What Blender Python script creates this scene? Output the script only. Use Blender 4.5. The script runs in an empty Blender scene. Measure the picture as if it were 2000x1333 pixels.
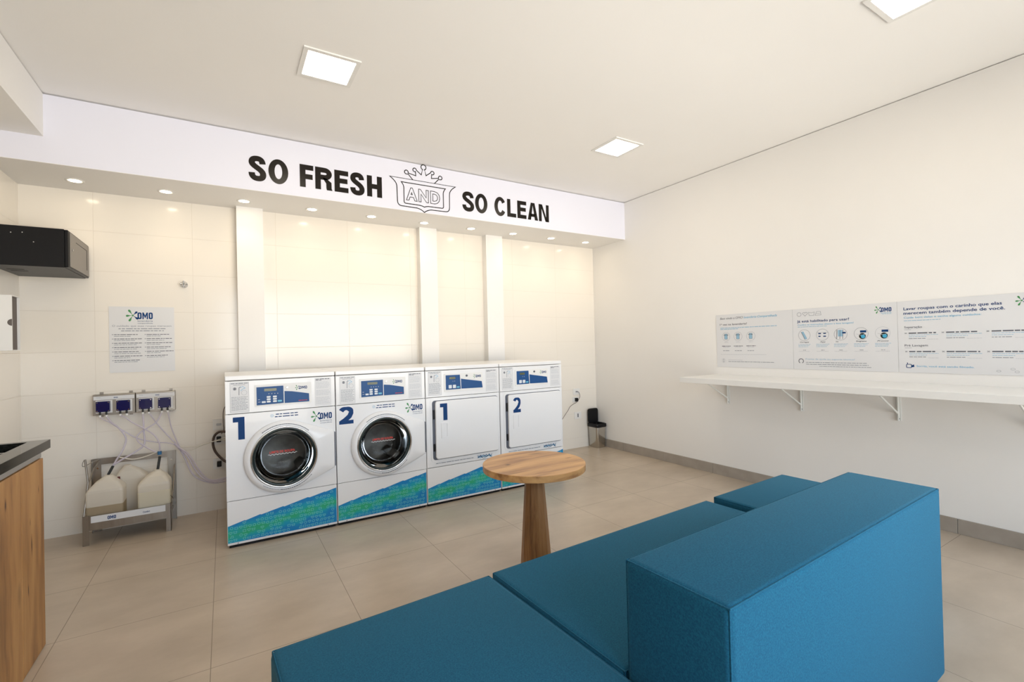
import bpy, bmesh, math, random
from mathutils import Vector, Matrix, noise
C = bpy.context.scene
COL = C.collection
R = math.radians
pi = math.pi
rnd = random.Random(7)

# ---------------------------------------------------------------- camera
cam_d = bpy.data.cameras.new('camera')
cam = bpy.data.objects.new('camera', cam_d)
COL.objects.link(cam)
C.camera = cam
cam_d.sensor_width = 36.0
cam_d.lens = 919.17 / 2000 * 36.0
cam_d.clip_start = 0.02
_r = Vector((0.85275392, -0.52176595, -0.02389684))
_u = Vector((0.0158935, -0.01980944, 0.99967744))
_f = Vector((0.52207103, 0.85285865, 0.00859989))
m = Matrix.Identity(4)
for i in range(3):
    m[i][0] = _r[i]; m[i][1] = _u[i]; m[i][2] = -_f[i]
m[0][3], m[1][3], m[2][3] = 0, 0, 1.2881
cam.matrix_world = m

# ---------------------------------------------------------------- colour management, world
C.view_settings.view_transform = 'Standard'
C.view_settings.look = 'None'
C.view_settings.gamma = 1.0
C.view_settings.use_curve_mapping = False
C.view_settings.exposure = 0.48
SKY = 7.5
PANEL = 16.0
DOWN = 2.2
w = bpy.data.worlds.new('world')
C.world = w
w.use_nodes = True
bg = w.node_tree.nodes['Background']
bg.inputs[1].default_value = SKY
# cool sky above, brighter warm lower half added to light the ceiling
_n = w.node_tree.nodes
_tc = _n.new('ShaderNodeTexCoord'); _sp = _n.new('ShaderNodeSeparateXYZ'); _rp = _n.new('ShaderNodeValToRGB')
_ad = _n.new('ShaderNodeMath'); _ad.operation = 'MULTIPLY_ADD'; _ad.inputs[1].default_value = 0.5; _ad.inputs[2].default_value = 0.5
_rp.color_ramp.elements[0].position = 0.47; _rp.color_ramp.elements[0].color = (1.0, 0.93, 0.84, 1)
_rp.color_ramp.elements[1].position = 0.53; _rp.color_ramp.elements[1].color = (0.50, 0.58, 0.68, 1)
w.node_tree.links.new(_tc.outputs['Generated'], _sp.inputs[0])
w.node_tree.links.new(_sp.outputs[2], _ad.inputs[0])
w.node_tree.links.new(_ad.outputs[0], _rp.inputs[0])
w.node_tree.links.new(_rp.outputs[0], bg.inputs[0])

# daylight through the shop window behind the camera (portal only guides sampling)
pl = bpy.data.lights.new('window_portal', 'AREA')
pl.shape = 'RECTANGLE'; pl.size = 3.9; pl.size_y = 2.35
pl.cycles.is_portal = True
po = bpy.data.objects.new('window_portal', pl)
COL.objects.link(po)
po.location = (1.85, -1.32, 1.25)
po.rotation_euler = (R(90), 0, 0)     # -Z of the lamp looks along +y, into the room

# ---------------------------------------------------------------- helpers
def tag(o, label=None, cat=None, group=None, kind=None):
    if label: o['label'] = label
    if cat: o['category'] = cat
    if group: o['group'] = group
    if kind: o['kind'] = kind
    return o

def thing(name, label, cat, loc=(0, 0, 0), rz=0.0, group=None):
    o = bpy.data.objects.new(name, None)
    COL.objects.link(o)
    o.empty_display_size = 0.1
    o.location = loc
    o.rotation_euler = (0, 0, rz)
    return tag(o, label, cat, group)

class MB:
    """collects geometry, then links it as one mesh object"""
    def __init__(s):
        s.v = []; s.f = []; s.mi = []; s.sm = []
    def add(s, vs, fs, mi=0, smooth=False):
        n = len(s.v)
        s.v += [tuple(p) for p in vs]
        for f in fs:
            s.f.append([n + i for i in f]); s.mi.append(mi); s.sm.append(smooth)
        return s
    def box(s, x0, x1, y0, y1, z0, z1, bev=0.0, seg=2, mi=0, mat=None, smooth=False):
        if bev <= 0:
            vs = [(x, y, z) for z in (z0, z1) for y in (y0, y1) for x in (x0, x1)]
            fs = [(0, 2, 3, 1), (4, 5, 7, 6), (0, 1, 5, 4), (2, 6, 7, 3), (0, 4, 6, 2), (1, 3, 7, 5)]
            if mat: vs = [mat @ Vector(p) for p in vs]
            return s.add(vs, fs, mi, smooth)
        b = bmesh.new()
        bmesh.ops.create_cube(b, size=1)
        for p in b.verts:
            p.co = Vector(((x0 + x1) / 2 + p.co.x * (x1 - x0), (y0 + y1) / 2 + p.co.y * (y1 - y0), (z0 + z1) / 2 + p.co.z * (z1 - z0)))
        bmesh.ops.bevel(b, geom=b.edges[:], offset=bev, segments=seg, profile=0.5, affect='EDGES')
        b.verts.index_update()
        vs = [p.co.copy() for p in b.verts]
        if mat: vs = [mat @ p for p in vs]
        fs = [[p.index for p in f.verts] for f in b.faces]
        b.free()
        return s.add(vs, fs, mi, smooth)
    def rings(s, rings, close=True, cap0=True, cap1=True, mi=0, smooth=True):
        n = len(rings[0]); vs = [p for r in rings for p in r]; fs = []
        for i in range(len(rings) - 1):
            for j in range(n if close else n - 1):
                k = (j + 1) % n
                fs.append((i * n + j, i * n + k, (i + 1) * n + k, (i + 1) * n + j))
        s.add(vs, fs, mi, smooth)
        if cap0: s.add(rings[0], [list(range(n))[::-1]], mi)
        if cap1: s.add(rings[-1], [list(range(n))], mi)
        return s
    def lathe(s, prof, c=(0, 0, 0), axis='z', n=48, mi=0, smooth=True, cap0=True, cap1=True):
        """prof: list of (radius, height along axis)"""
        rg = []
        for r_, h_ in prof:
            ring = []
            for k in range(n):
                a = 2 * pi * k / n
                p = (r_ * math.cos(a), r_ * math.sin(a))
                if axis == 'z': q = (c[0] + p[0], c[1] + p[1], c[2] + h_)
                elif axis == 'y': q = (c[0] + p[0], c[1] + h_, c[2] + p[1])
                else: q = (c[0] + h_, c[1] + p[0], c[2] + p[1])
                ring.append(q)
            rg.append(ring)
        return s.rings(rg, True, cap0, cap1, mi, smooth)
    def tube(s, pts, r, n=10, mi=0, sub=6, smooth=True, close=False):
        P = [Vector(p) for p in pts]
        if sub > 1 and len(P) > 2:
            Q = []
            for i in range(len(P) - 1):
                p0 = P[max(i - 1, 0)]; p1 = P[i]; p2 = P[i + 1]; p3 = P[min(i + 2, len(P) - 1)]
                for k in range(sub):
                    t = k / sub
                    Q.append(0.5 * ((2 * p1) + (-p0 + p2) * t + (2 * p0 - 5 * p1 + 4 * p2 - p3) * t * t + (-p0 + 3 * p1 - 3 * p2 + p3) * t ** 3))
            Q.append(P[-1]); P = Q
        rg = []; nrm = None
        for i, p in enumerate(P):
            t = (P[min(i + 1, len(P) - 1)] - P[max(i - 1, 0)]).normalized()
            if nrm is None:
                nrm = t.orthogonal().normalized()
            nrm = (nrm - t * nrm.dot(t)).normalized()
            b = t.cross(nrm)
            rg.append([p + nrm * math.cos(2 * pi * k / n) * r + b * math.sin(2 * pi * k / n) * r for k in range(n)])
        return s.rings(rg, True, True, True, mi, smooth)
    def prism(s, poly, frame, d0, d1, mi=0):
        """2D polygon in a frame extruded along its normal from d0 to d1"""
        a = [frame(u, v, d0) for u, v in poly]; b = [frame(u, v, d1) for u, v in poly]
        n = len(poly)
        s.add(a + b, [list(range(n))[::-1], [n + i for i in range(n)]] +
              [(i, (i + 1) % n, n + (i + 1) % n, n + i) for i in range(n)], mi)
        return s
    def flat(s, poly, frame, d, mi=0):
        s.add([frame(u, v, d) for u, v in poly], [list(range(len(poly)))], mi)
        return s
    def build(s, name, mats, parent=None):
        me = bpy.data.meshes.new(name)
        me.from_pydata(s.v, [], s.f)
        if not isinstance(mats, (list, tuple)): mats = [mats]
        for q in mats: me.materials.append(q)
        me.polygons.foreach_set('material_index', s.mi)
        me.polygons.foreach_set('use_smooth', s.sm)
        b = bmesh.new(); b.from_mesh(me)
        bmesh.ops.recalc_face_normals(b, faces=b.faces[:])
        b.to_mesh(me); b.free()
        me.update()
        o = bpy.data.objects.new(name, me)
        COL.objects.link(o)
        if parent: o.parent = parent
        return o

def FY(x0=0.0, y=0.0, z0=0.0):      # a face looking to -y: u = +x, v = +z, d comes out of the face
    return lambda u, v, d=0.0: (x0 + u, y - d, z0 + v)
def FX(y0=0.0, x=0.0, z0=0.0):      # a face looking to -x: u = -y, v = +z
    return lambda u, v, d=0.0: (x - d, y0 - u, z0 + v)

def rrect(x0, x1, z0, z1, r, n=6):
    out = []
    for cx, cz, a0 in ((x1 - r, z1 - r, 0), (x0 + r, z1 - r, 90), (x0 + r, z0 + r, 180), (x1 - r, z0 + r, 270)):
        for k in range(n + 1):
            a = R(a0 + 90 * k / n)
            out.append((cx + r * math.cos(a), cz + r * math.sin(a)))
    return out

def rect(x0, x1, z0, z1):
    return [(x0, z0), (x1, z0), (x1, z1), (x0, z1)]

def ribbon(mb, pts, wd, frame, d, mi=0, close=False):
    P = [Vector(p) for p in pts]; n = len(P); L = []; Rr = []
    for i in range(n):
        if close: a, b, c = P[i - 1], P[i], P[(i + 1) % n]
        else: a, b, c = P[max(i - 1, 0)], P[i], P[min(i + 1, n - 1)]
        t1 = (b - a); t2 = (c - b)
        if t1.length < 1e-9: t1 = t2
        if t2.length < 1e-9: t2 = t1
        t1 = t1.normalized(); t2 = t2.normalized()
        n1 = Vector((-t1.y, t1.x)); n2 = Vector((-t2.y, t2.x))
        mm = n1 + n2
        if mm.length < 1e-6: mm = n1
        mm = mm.normalized()
        k = wd / 2 / max(0.45, mm.dot(n1))
        L.append(b + mm * k); Rr.append(b - mm * k)
    vs = [frame(p.x, p.y, d) for p in L] + [frame(p.x, p.y, d) for p in Rr]
    fs = [(i, (i + 1) % n, n + (i + 1) % n, n + i) for i in range(n if close else n - 1)]
    mb.add(vs, fs, mi)

def circ(cx, cz, r, n=24, a0=0, a1=360):
    full = (a1 - a0) >= 360
    return [(cx + r * math.cos(R(a0 + (a1 - a0) * k / (n if full else n - 1))), cz + r * math.sin(R(a0 + (a1 - a0) * k / (n if full else n - 1)))) for k in range(n)]

_tc = {}
def text_raw(string, bold=0.0, shear=0.0, res=3):
    key = (string, bold, shear)
    if key not in _tc:
        cu = bpy.data.curves.new('t', 'FONT')
        cu.body = string; cu.size = 1.0; cu.offset = bold; cu.shear = shear; cu.resolution_u = res
        cu.fill_mode = 'FRONT'
        ob = bpy.data.objects.new('t', cu); COL.objects.link(ob)
        bpy.context.view_layer.update()
        dg = bpy.context.evaluated_depsgraph_get()
        ev = ob.evaluated_get(dg); me = ev.to_mesh()
        V = [(v.co.x, v.co.y) for v in me.vertices]; F = [list(p.vertices) for p in me.polygons]
        ev.to_mesh_clear(); bpy.data.objects.remove(ob); bpy.data.curves.remove(cu)
        _tc[key] = (V, F)
    return _tc[key]

def text(mb, frame, string, u0, u1, base, cap, d=0.0006, mi=0, bold=0.0, shear=0.0, path=None):
    V, F = text_raw(string, bold, shear)
    H = text_raw('H', bold, 0)[0]
    hy = max(p[1] for p in H); lo = min(p[1] for p in H)
    x0 = min(p[0] for p in V); x1 = max(p[0] for p in V)
    vs = []
    for x, y in V:
        u = u0 + (x - x0) / (x1 - x0) * (u1 - u0); v = base + (y - lo) / (hy - lo) * cap
        vs.append(frame(u, v, d))
    mb.add(vs, F, mi)

def greek(mb, frame, u0, u1, v, h, d=0.0006, mi=0, gap=0.25):
    """small print too fine to read: word-long strokes"""
    u = u0
    while u < u1 - h:
        L = min(rnd.uniform(2.0, 7.5) * h, u1 - u)
        mb.flat(rect(u, u + L, v - h / 2, v + h / 2), frame, d, mi)
        u += L + h * rnd.uniform(0.6, 1.0)

# ---------------------------------------------------------------- materials
def mat(name, col, rough=0.5, metal=0.0, spec=0.5, coat=0.0, emis=None, es=0.0, trans=0.0, sss=0.0):
    M = bpy.data.materials.new(name); M.use_nodes = True
    b = M.node_tree.nodes['Principled BSDF']
    b.inputs['Base Color'].default_value = (*col, 1)
    b.inputs['Roughness'].default_value = rough
    b.inputs['Metallic'].default_value = metal
    b.inputs['Specular IOR Level'].default_value = spec
    b.inputs['Coat Weight'].default_value = coat
    b.inputs['Transmission Weight'].default_value = trans
    if emis:
        b.inputs['Emission Color'].default_value = (*emis, 1)
        b.inputs['Emission Strength'].default_value = es
    return M

def nd(M, t, **kw):
    n = M.node_tree.nodes.new(t)
    for k, v in kw.items(): setattr(n, k, v)
    return n
def lk(M, a, b): M.node_tree.links.new(a, b)

def noisy(name, c1, c2, scale=8.0, rough=0.5, bump=0.0, detail=4.0, stretch=(1, 1, 1), metal=0.0, spec=0.5, bscale=None, coat=0.0):
    M = mat(name, c1, rough, metal, spec, coat)
    b = M.node_tree.nodes['Principled BSDF']
    tc = nd(M, 'ShaderNodeTexCoord'); mp = nd(M, 'ShaderNodeMapping')
    mp.inputs['Scale'].default_value = stretch
    n = nd(M, 'ShaderNodeTexNoise'); n.inputs['Scale'].default_value = scale; n.inputs['Detail'].default_value = detail
    rp = nd(M, 'ShaderNodeValToRGB')
    rp.color_ramp.elements[0].position = 0.3; rp.color_ramp.elements[1].position = 0.7
    rp.color_ramp.elements[0].color = (*c1, 1); rp.color_ramp.elements[1].color = (*c2, 1)
    lk(M, tc.outputs['Object'], mp.inputs[0]); lk(M, mp.outputs[0], n.inputs[0]); lk(M, n.outputs['Fac'], rp.inputs[0])
    lk(M, rp.outputs[0], b.inputs['Base Color'])
    if bump:
        n2 = nd(M, 'ShaderNodeTexNoise'); n2.inputs['Scale'].default_value = bscale or scale; n2.inputs['Detail'].default_value = 3
        lk(M, mp.outputs[0], n2.inputs[0])
        bp = nd(M, 'ShaderNodeBump'); bp.inputs['Strength'].default_value = bump; bp.inputs['Distance'].default_value = 0.004
        lk(M, n2.outputs['Fac'], bp.inputs['Height']); lk(M, bp.outputs[0], b.inputs['Normal'])
    return M

def tiles(name, col, joint, ax, off, size, jw, rough, bump=0.4, cloud=None, jrough=0.7, spec=0.5):
    """grid of tiles from object coordinates; ax = the two axes used, off = joint position, size = pitch"""
    M = mat(name, col, rough, spec=spec)
    b = M.node_tree.nodes['Principled BSDF']
    tc = nd(M, 'ShaderNodeTexCoord'); sp = nd(M, 'ShaderNodeSeparateXYZ')
    lk(M, tc.outputs['Object'], sp.inputs[0])
    outs = []
    for a, o, s in zip(ax, off, size):
        sub = nd(M, 'ShaderNodeMath', operation='SUBTRACT'); sub.inputs[1].default_value = o
        lk(M, sp.outputs[a], sub.inputs[0])
        dv = nd(M, 'ShaderNodeMath', operation='DIVIDE'); dv.inputs[1].default_value = s
        lk(M, sub.outputs[0], dv.inputs[0])
        rd = nd(M, 'ShaderNodeMath', operation='ROUND'); lk(M, dv.outputs[0], rd.inputs[0])
        df = nd(M, 'ShaderNodeMath', operation='SUBTRACT'); lk(M, dv.outputs[0], df.inputs[0]); lk(M, rd.outputs[0], df.inputs[1])
        ab = nd(M, 'ShaderNodeMath', operation='ABSOLUTE'); lk(M, df.outputs[0], ab.inputs[0])
        ml = nd(M, 'ShaderNodeMath', operation='MULTIPLY'); ml.inputs[1].default_value = s
        lk(M, ab.outputs[0], ml.inputs[0]); outs.append(ml)
    mn = nd(M, 'ShaderNodeMath', operation='MINIMUM'); lk(M, outs[0].outputs[0], mn.inputs[0]); lk(M, outs[1].outputs[0], mn.inputs[1])
    mr = nd(M, 'ShaderNodeMapRange'); mr.inputs['From Min'].default_value = jw * 0.35; mr.inputs['From Max'].default_value = jw
    lk(M, mn.outputs[0], mr.inputs['Value'])
    mx = nd(M, 'ShaderNodeMix', data_type='RGBA')
    mx.inputs[6].default_value = (*joint, 1); mx.inputs[7].default_value = (*col, 1)
    lk(M, mr.outputs[0], mx.inputs[0])
    if cloud:
        n = nd(M, 'ShaderNodeTexNoise'); n.inputs['Scale'].default_value = cloud[0]; n.inputs['Detail'].default_value = 6; n.inputs['Roughness'].default_value = 0.62
        mp = nd(M, 'ShaderNodeMapping'); mp.inputs['Scale'].default_value = (0.7, 1.3, 1)
        lk(M, tc.outputs['Object'], mp.inputs[0]); lk(M, mp.outputs[0], n.inputs[0])
        rp = nd(M, 'ShaderNodeValToRGB')
        rp.color_ramp.elements[0].position = 0.32; rp.color_ramp.elements[1].position = 0.68
        rp.color_ramp.elements[0].color = (*col, 1); rp.color_ramp.elements[1].color = (*cloud[1], 1)
        lk(M, n.outputs['Fac'], rp.inputs[0]); lk(M, rp.outputs[0], mx.inputs[7])
    lk(M, mx.outputs[2], b.inputs['Base Color'])
    bp = nd(M, 'ShaderNodeBump'); bp.inputs['Strength'].default_value = bump; bp.inputs['Distance'].default_value = 0.0015
    lk(M, mr.outputs[0], bp.inputs['Height']); lk(M, bp.outputs[0], b.inputs['Normal'])
    rr = nd(M, 'ShaderNodeMapRange'); rr.inputs['To Min'].default_value = jrough; rr.inputs['To Max'].default_value = rough
    lk(M, mr.outputs[0], rr.inputs['Value']); lk(M, rr.outputs[0], b.inputs['Roughness'])
    return M

def wood(name, light, mid, dark, rot=(0, 0, 0), stretch=(14, 14, 1.0), rough=0.45, knots=1.6, marks=()):
    """grain runs along local z of the mapping"""
    M = mat(name, mid, rough)
    b = M.node_tree.nodes['Principled BSDF']
    tc = nd(M, 'ShaderNodeTexCoord'); mp = nd(M, 'ShaderNodeMapping')
    mp.inputs['Rotation'].default_value = rot
    lk(M, tc.outputs['Object'], mp.inputs[0])
    m2 = nd(M, 'ShaderNodeMapping'); m2.inputs['Scale'].default_value = stretch
    # distort the grain
    n0 = nd(M, 'ShaderNodeTexNoise'); n0.inputs['Scale'].default_value = 2.3; n0.inputs['Detail'].default_value = 2
    lk(M, mp.outputs[0], n0.inputs[0])
    mxv = nd(M, 'ShaderNodeMix', data_type='VECTOR'); mxv.inputs[0].default_value = 0.07
    lk(M, mp.outputs[0], mxv.inputs[4]); lk(M, n0.outputs['Color'], mxv.inputs[5])
    lk(M, mxv.outputs[1], m2.inputs[0])
    n1 = nd(M, 'ShaderNodeTexNoise'); n1.inputs['Scale'].default_value = 1.6; n1.inputs['Detail'].default_value = 8; n1.inputs['Roughness'].default_value = 0.6
    lk(M, m2.outputs[0], n1.inputs[0])
    rp = nd(M, 'ShaderNodeValToRGB'); e = rp.color_ramp.elements
    e[0].position = 0.33; e[0].color = (*dark, 1)
    e[1].position = 0.64; e[1].color = (*light, 1)
    k = e.new(0.49); k.color = (*mid, 1)
    lk(M, n1.outputs['Fac'], rp.inputs[0])
    # knots: sparse voronoi cells, stretched along the grain
    m3 = nd(M, 'ShaderNodeMapping'); m3.inputs['Scale'].default_value = tuple(knots * (1.9 if s > 2 else 0.85) for s in stretch)
    lk(M, mxv.outputs[1], m3.inputs[0])
    vo = nd(M, 'ShaderNodeTexVoronoi'); vo.inputs['Scale'].default_value = 1.7; vo.inputs['Randomness'].default_value = 1.0
    lk(M, m3.outputs[0], vo.inputs[0])
    kr = nd(M, 'ShaderNodeValToRGB'); kr.color_ramp.elements[0].position = 0.05; kr.color_ramp.elements[0].color = (0.25, 0.25, 0.25, 1)
    kr.color_ramp.elements[1].position = 0.15; kr.color_ramp.elements[1].color = (1, 1, 1, 1)
    lk(M, vo.outputs['Distance'], kr.inputs[0])
    mu = nd(M, 'ShaderNodeMix', data_type='RGBA', blend_type='MULTIPLY'); mu.inputs[0].default_value = 0.85
    lk(M, rp.outputs[0], mu.inputs[6]); lk(M, kr.outputs[0], mu.inputs[7])
    last = mu.outputs[2]
    if marks:      # single knots at given places: (axis, centre, half size, axis, centre, half size)
        sp = nd(M, 'ShaderNodeSeparateXYZ'); lk(M, tc.outputs['Object'], sp.inputs[0])
        cur = None
        for a0, c0, h0, a1, c1, h1 in marks:
            cv = nd(M, 'ShaderNodeCombineXYZ')
            for q, (ax_, c_, h_) in enumerate(((a0, c0, h0), (a1, c1, h1))):
                f1 = nd(M, 'ShaderNodeMath', operation='SUBTRACT'); f1.inputs[1].default_value = c_; lk(M, sp.outputs[ax_], f1.inputs[0])
                f2 = nd(M, 'ShaderNodeMath', operation='DIVIDE'); f2.inputs[1].default_value = h_; lk(M, f1.outputs[0], f2.inputs[0])
                lk(M, f2.outputs[0], cv.inputs[q])
            ln = nd(M, 'ShaderNodeVectorMath', operation='LENGTH'); lk(M, cv.outputs[0], ln.inputs[0])
            if cur is None: cur = ln.outputs['Value']
            else:
                mn = nd(M, 'ShaderNodeMath', operation='MINIMUM'); lk(M, cur, mn.inputs[0]); lk(M, ln.outputs['Value'], mn.inputs[1]); cur = mn.outputs[0]
        nz = nd(M, 'ShaderNodeMath', operation='MULTIPLY_ADD'); nz.inputs[1].default_value = 0.8; nz.inputs[2].default_value = -0.4
        lk(M, n1.outputs['Fac'], nz.inputs[0])
        ad = nd(M, 'ShaderNodeMath', operation='ADD'); lk(M, cur, ad.inputs[0]); lk(M, nz.outputs[0], ad.inputs[1])
        cr = nd(M, 'ShaderNodeValToRGB'); e = cr.color_ramp.elements
        e[0].position = 0.25; e[0].color = (0.10, 0.07, 0.05, 1); e[1].position = 1.0; e[1].color = (1, 1, 1, 1)
        k = e.new(0.55); k.color = (0.55, 0.45, 0.38, 1)
        lk(M, ad.outputs[0], cr.inputs[0])
        m4 = nd(M, 'ShaderNodeMix', data_type='RGBA', blend_type='MULTIPLY'); m4.inputs[0].default_value = 1.0
        lk(M, last, m4.inputs[6]); lk(M, cr.outputs[0], m4.inputs[7]); last = m4.outputs[2]
    lk(M, last, b.inputs['Base Color'])
    return M

def thin_glass(name, tint=(1, 1, 1), rough=0.0, ior=1.45):
    M = bpy.data.materials.new(name); M.use_nodes = True
    nt = M.node_tree; nt.nodes.clear()
    out = nt.nodes.new('ShaderNodeOutputMaterial'); mx = nt.nodes.new('ShaderNodeMixShader')
    tr = nt.nodes.new('ShaderNodeBsdfTransparent'); gl = nt.nodes.new('ShaderNodeBsdfGlossy')
    tr.inputs[0].default_value = (*tint, 1); gl.inputs['Roughness'].default_value = rough
    fr = nt.nodes.new('ShaderNodeFresnel'); fr.inputs[0].default_value = ior
    nt.links.new(fr.outputs[0], mx.inputs[0]); nt.links.new(tr.outputs[0], mx.inputs[1]); nt.links.new(gl.outputs[0], mx.inputs[2])
    nt.links.new(mx.outputs[0], out.inputs[0])
    return M

def milky(name, col, clear=0.35, rough=0.35):
    """thin translucent polyethylene"""
    M = bpy.data.materials.new(name); M.use_nodes = True
    nt = M.node_tree; nt.nodes.clear()
    out = nt.nodes.new('ShaderNodeOutputMaterial')
    tr = nt.nodes.new('ShaderNodeBsdfTransparent')
    df = nt.nodes.new('ShaderNodeBsdfDiffuse'); df.inputs[0].default_value = (*col, 1)
    tl = nt.nodes.new('ShaderNodeBsdfTranslucent'); tl.inputs[0].default_value = (*col, 1)
    gl = nt.nodes.new('ShaderNodeBsdfGlossy'); gl.inputs['Roughness'].default_value = rough
    a = nt.nodes.new('ShaderNodeMixShader'); a.inputs[0].default_value = 0.45
    b_ = nt.nodes.new('ShaderNodeMixShader'); b_.inputs[0].default_value = clear
    c = nt.nodes.new('ShaderNodeMixShader'); c.inputs[0].default_value = 0.06
    nt.links.new(df.outputs[0], a.inputs[1]); nt.links.new(tl.outputs[0], a.inputs[2])
    nt.links.new(a.outputs[0], b_.inputs[1]); nt.links.new(tr.outputs[0], b_.inputs[2])
    nt.links.new(b_.outputs[0], c.inputs[1]); nt.links.new(gl.outputs[0], c.inputs[2])
    nt.links.new(c.outputs[0], out.inputs[0])
    return M

PAINT = (0.87, 0.855, 0.835)
M_wall = noisy('wall_paint', PAINT, (0.88, 0.865, 0.845), 3.0, 0.75, 0.05, bscale=180)
M_ceil = noisy('ceiling_paint', (0.91, 0.895, 0.875), (0.92, 0.905, 0.885), 2.0, 0.85, 0.04, bscale=150)
M_soff = noisy('soffit_vinyl', (0.80, 0.81, 0.92), (0.81, 0.82, 0.93), 2.0, 0.55)
M_tile = tiles('white_wall_tile', (0.87, 0.82, 0.745), (0.72, 0.66, 0.58), (0, 2), (-0.205, 1.61), (0.605, 0.2975), 0.0016, 0.16, 0.5)
M_tileL = tiles('white_wall_tile_left', (0.87, 0.82, 0.745), (0.72, 0.66, 0.58), (1, 2), (3.90, 1.61), (0.605, 0.2975), 0.0016, 0.16, 0.5)
M_floor = tiles('porcelain_floor', (0.43, 0.355, 0.275), (0.27, 0.22, 0.17), (0, 1), (-0.067, 3.50), (0.6025, 0.60), 0.0022, 0.30, 0.25, cloud=(2.6, (0.55, 0.46, 0.365)))
M_base = noisy('porcelain_baseboard', (0.34, 0.30, 0.255), (0.40, 0.355, 0.31), 9.0, 0.4)
M_white = mat('white_enamel', (0.84, 0.84, 0.85), 0.28, coat=0.2)
M_white2 = mat('white_plastic', (0.82, 0.81, 0.79), 0.4)
M_lam = noisy('white_laminate', (0.82, 0.81, 0.79), (0.84, 0.83, 0.81), 3, 0.3)
M_dark = mat('dark_gap', (0.02, 0.02, 0.02), 0.7)
M_black = mat('black_plastic', (0.006, 0.006, 0.007), 0.38, spec=0.25)
M_rubber = mat('black_rubber', (0.02, 0.022, 0.022), 0.55)
M_ring = mat('dark_teal_gasket', (0.008, 0.018, 0.018), 0.22)
M_chrome = mat('chrome', (0.75, 0.76, 0.78), 0.12, 1.0)
M_steel = noisy('brushed_steel', (0.31, 0.28, 0.245), (0.38, 0.35, 0.31), 30, 0.36, metal=1.0, stretch=(1, 1, 0.05))
M_steelp = mat('polished_steel', (0.52, 0.50, 0.46), 0.20, 1.0)
M_drum = noisy('drum_steel', (0.16, 0.14, 0.12), (0.55, 0.52, 0.48), 4, 0.45, metal=0.5)
M_glass = thin_glass('porthole_glass', (0.80, 0.81, 0.80), ior=1.25)
M_glass2 = thin_glass('porthole_front_glass', (0.9, 0.9, 0.9), ior=1.22)
M_pane = thin_glass('window_glass', (0.97, 0.98, 0.98))
M_navy = mat('navy_print', (0.004, 0.045, 0.17), 0.5, spec=0.2)
M_blue = mat('blue_panel', (0.010, 0.075, 0.24), 0.4, spec=0.3)
M_cyan = mat('cyan_print', (0.06, 0.42, 0.68), 0.5)
M_cyanl = mat('pale_blue_print', (0.30, 0.50, 0.66), 0.5)
M_grey = mat('grey_print', (0.30, 0.32, 0.36), 0.6)
M_greyl = mat('pale_grey_print', (0.52, 0.54, 0.58), 0.6)
M_greyd = mat('dark_grey_print', (0.10, 0.11, 0.14), 0.6)
M_green = mat('green_print', (0.05, 0.26, 0.08), 0.5)
M_paper = mat('sticker_white', (0.74, 0.74, 0.75), 0.4)
M_board = mat('sign_board_white', (0.74, 0.745, 0.765), 0.45)
M_vinyl = mat('glossy_black_vinyl', (0.012, 0.009, 0.007), 0.25, spec=0.25)
M_pump = mat('navy_plastic', (0.004, 0.005, 0.075), 0.18)
M_red = mat('red_print', (0.75, 0.05, 0.03), 0.5)
M_lcd = mat('lcd_olive', (0.10, 0.11, 0.05), 0.25)
M_btn = mat('pale_button', (0.72, 0.76, 0.80), 0.4)
M_btnc = mat('cyan_button', (0.15, 0.50, 0.68), 0.4)
M_hose = milky('clear_hose', (0.80, 0.75, 0.86), 0.25, 0.2)
M_jug = milky('milky_jug', (0.95, 0.90, 0.81), 0.12)
M_liq = milky('tan_liquid', (0.56, 0.46, 0.31), 0.0)
M_liq2 = milky('cream_liquid', (0.92, 0.87, 0.72), 0.0)
M_granite = noisy('black_granite', (0.006, 0.007, 0.006), (0.03, 0.03, 0.026), 90, 0.08, spec=0.22)
M_alu = mat('aluminium_profile', (0.62, 0.62, 0.61), 0.32, 0.85)
M_brkt = mat('white_bracket', (0.74, 0.75, 0.73), 0.4)
M_cord = mat('brown_cord', (0.07, 0.045, 0.035), 0.5)
M_wcord = mat('white_cord', (0.72, 0.68, 0.60), 0.5)
M_clamp = mat('blue_clamp', (0.02, 0.14, 0.32), 0.4)
M_interior = mat('taupe_interior', (0.13, 0.11, 0.10), 0.7)
M_diff = mat('led_diffuser', (1, 1, 1), 0.5, emis=(1.0, 0.88, 0.70), es=PANEL)
M_spotm = mat('led_spot', (1, 1, 1), 0.5, emis=(1.0, 0.84, 0.60), es=22.0)
M_wood = wood('oak_board', (0.50, 0.27, 0.10), (0.40, 0.20, 0.068), (0.22, 0.10, 0.036), stretch=(9, 9, 0.9),
              marks=((1, 2.476, .010, 2, .738, .030), (1, 2.838, .006, 2, .708, .024), (1, 2.698, .007, 2, .330, .030), (1, 2.730, .005, 2, .598, .022), (1, 2.745, .012, 2, .50, .06)))
MARKT = ((0, -0.148, .022, 1, 0.039, .014), (0, 0.218, .03, 1, -0.037, .006))
M_woodt = wood('oak_tabletop', (0.60, 0.34, 0.135), (0.50, 0.265, 0.098), (0.28, 0.13, 0.048), rot=(0, R(90), R(29)), stretch=(11, 11, 1.1), rough=0.4, marks=MARKT)
M_woodl = wood('walnut_pedestal', (0.34, 0.175, 0.068), (0.26, 0.125, 0.045), (0.13, 0.058, 0.02), stretch=(22, 22, 0.8))

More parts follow.
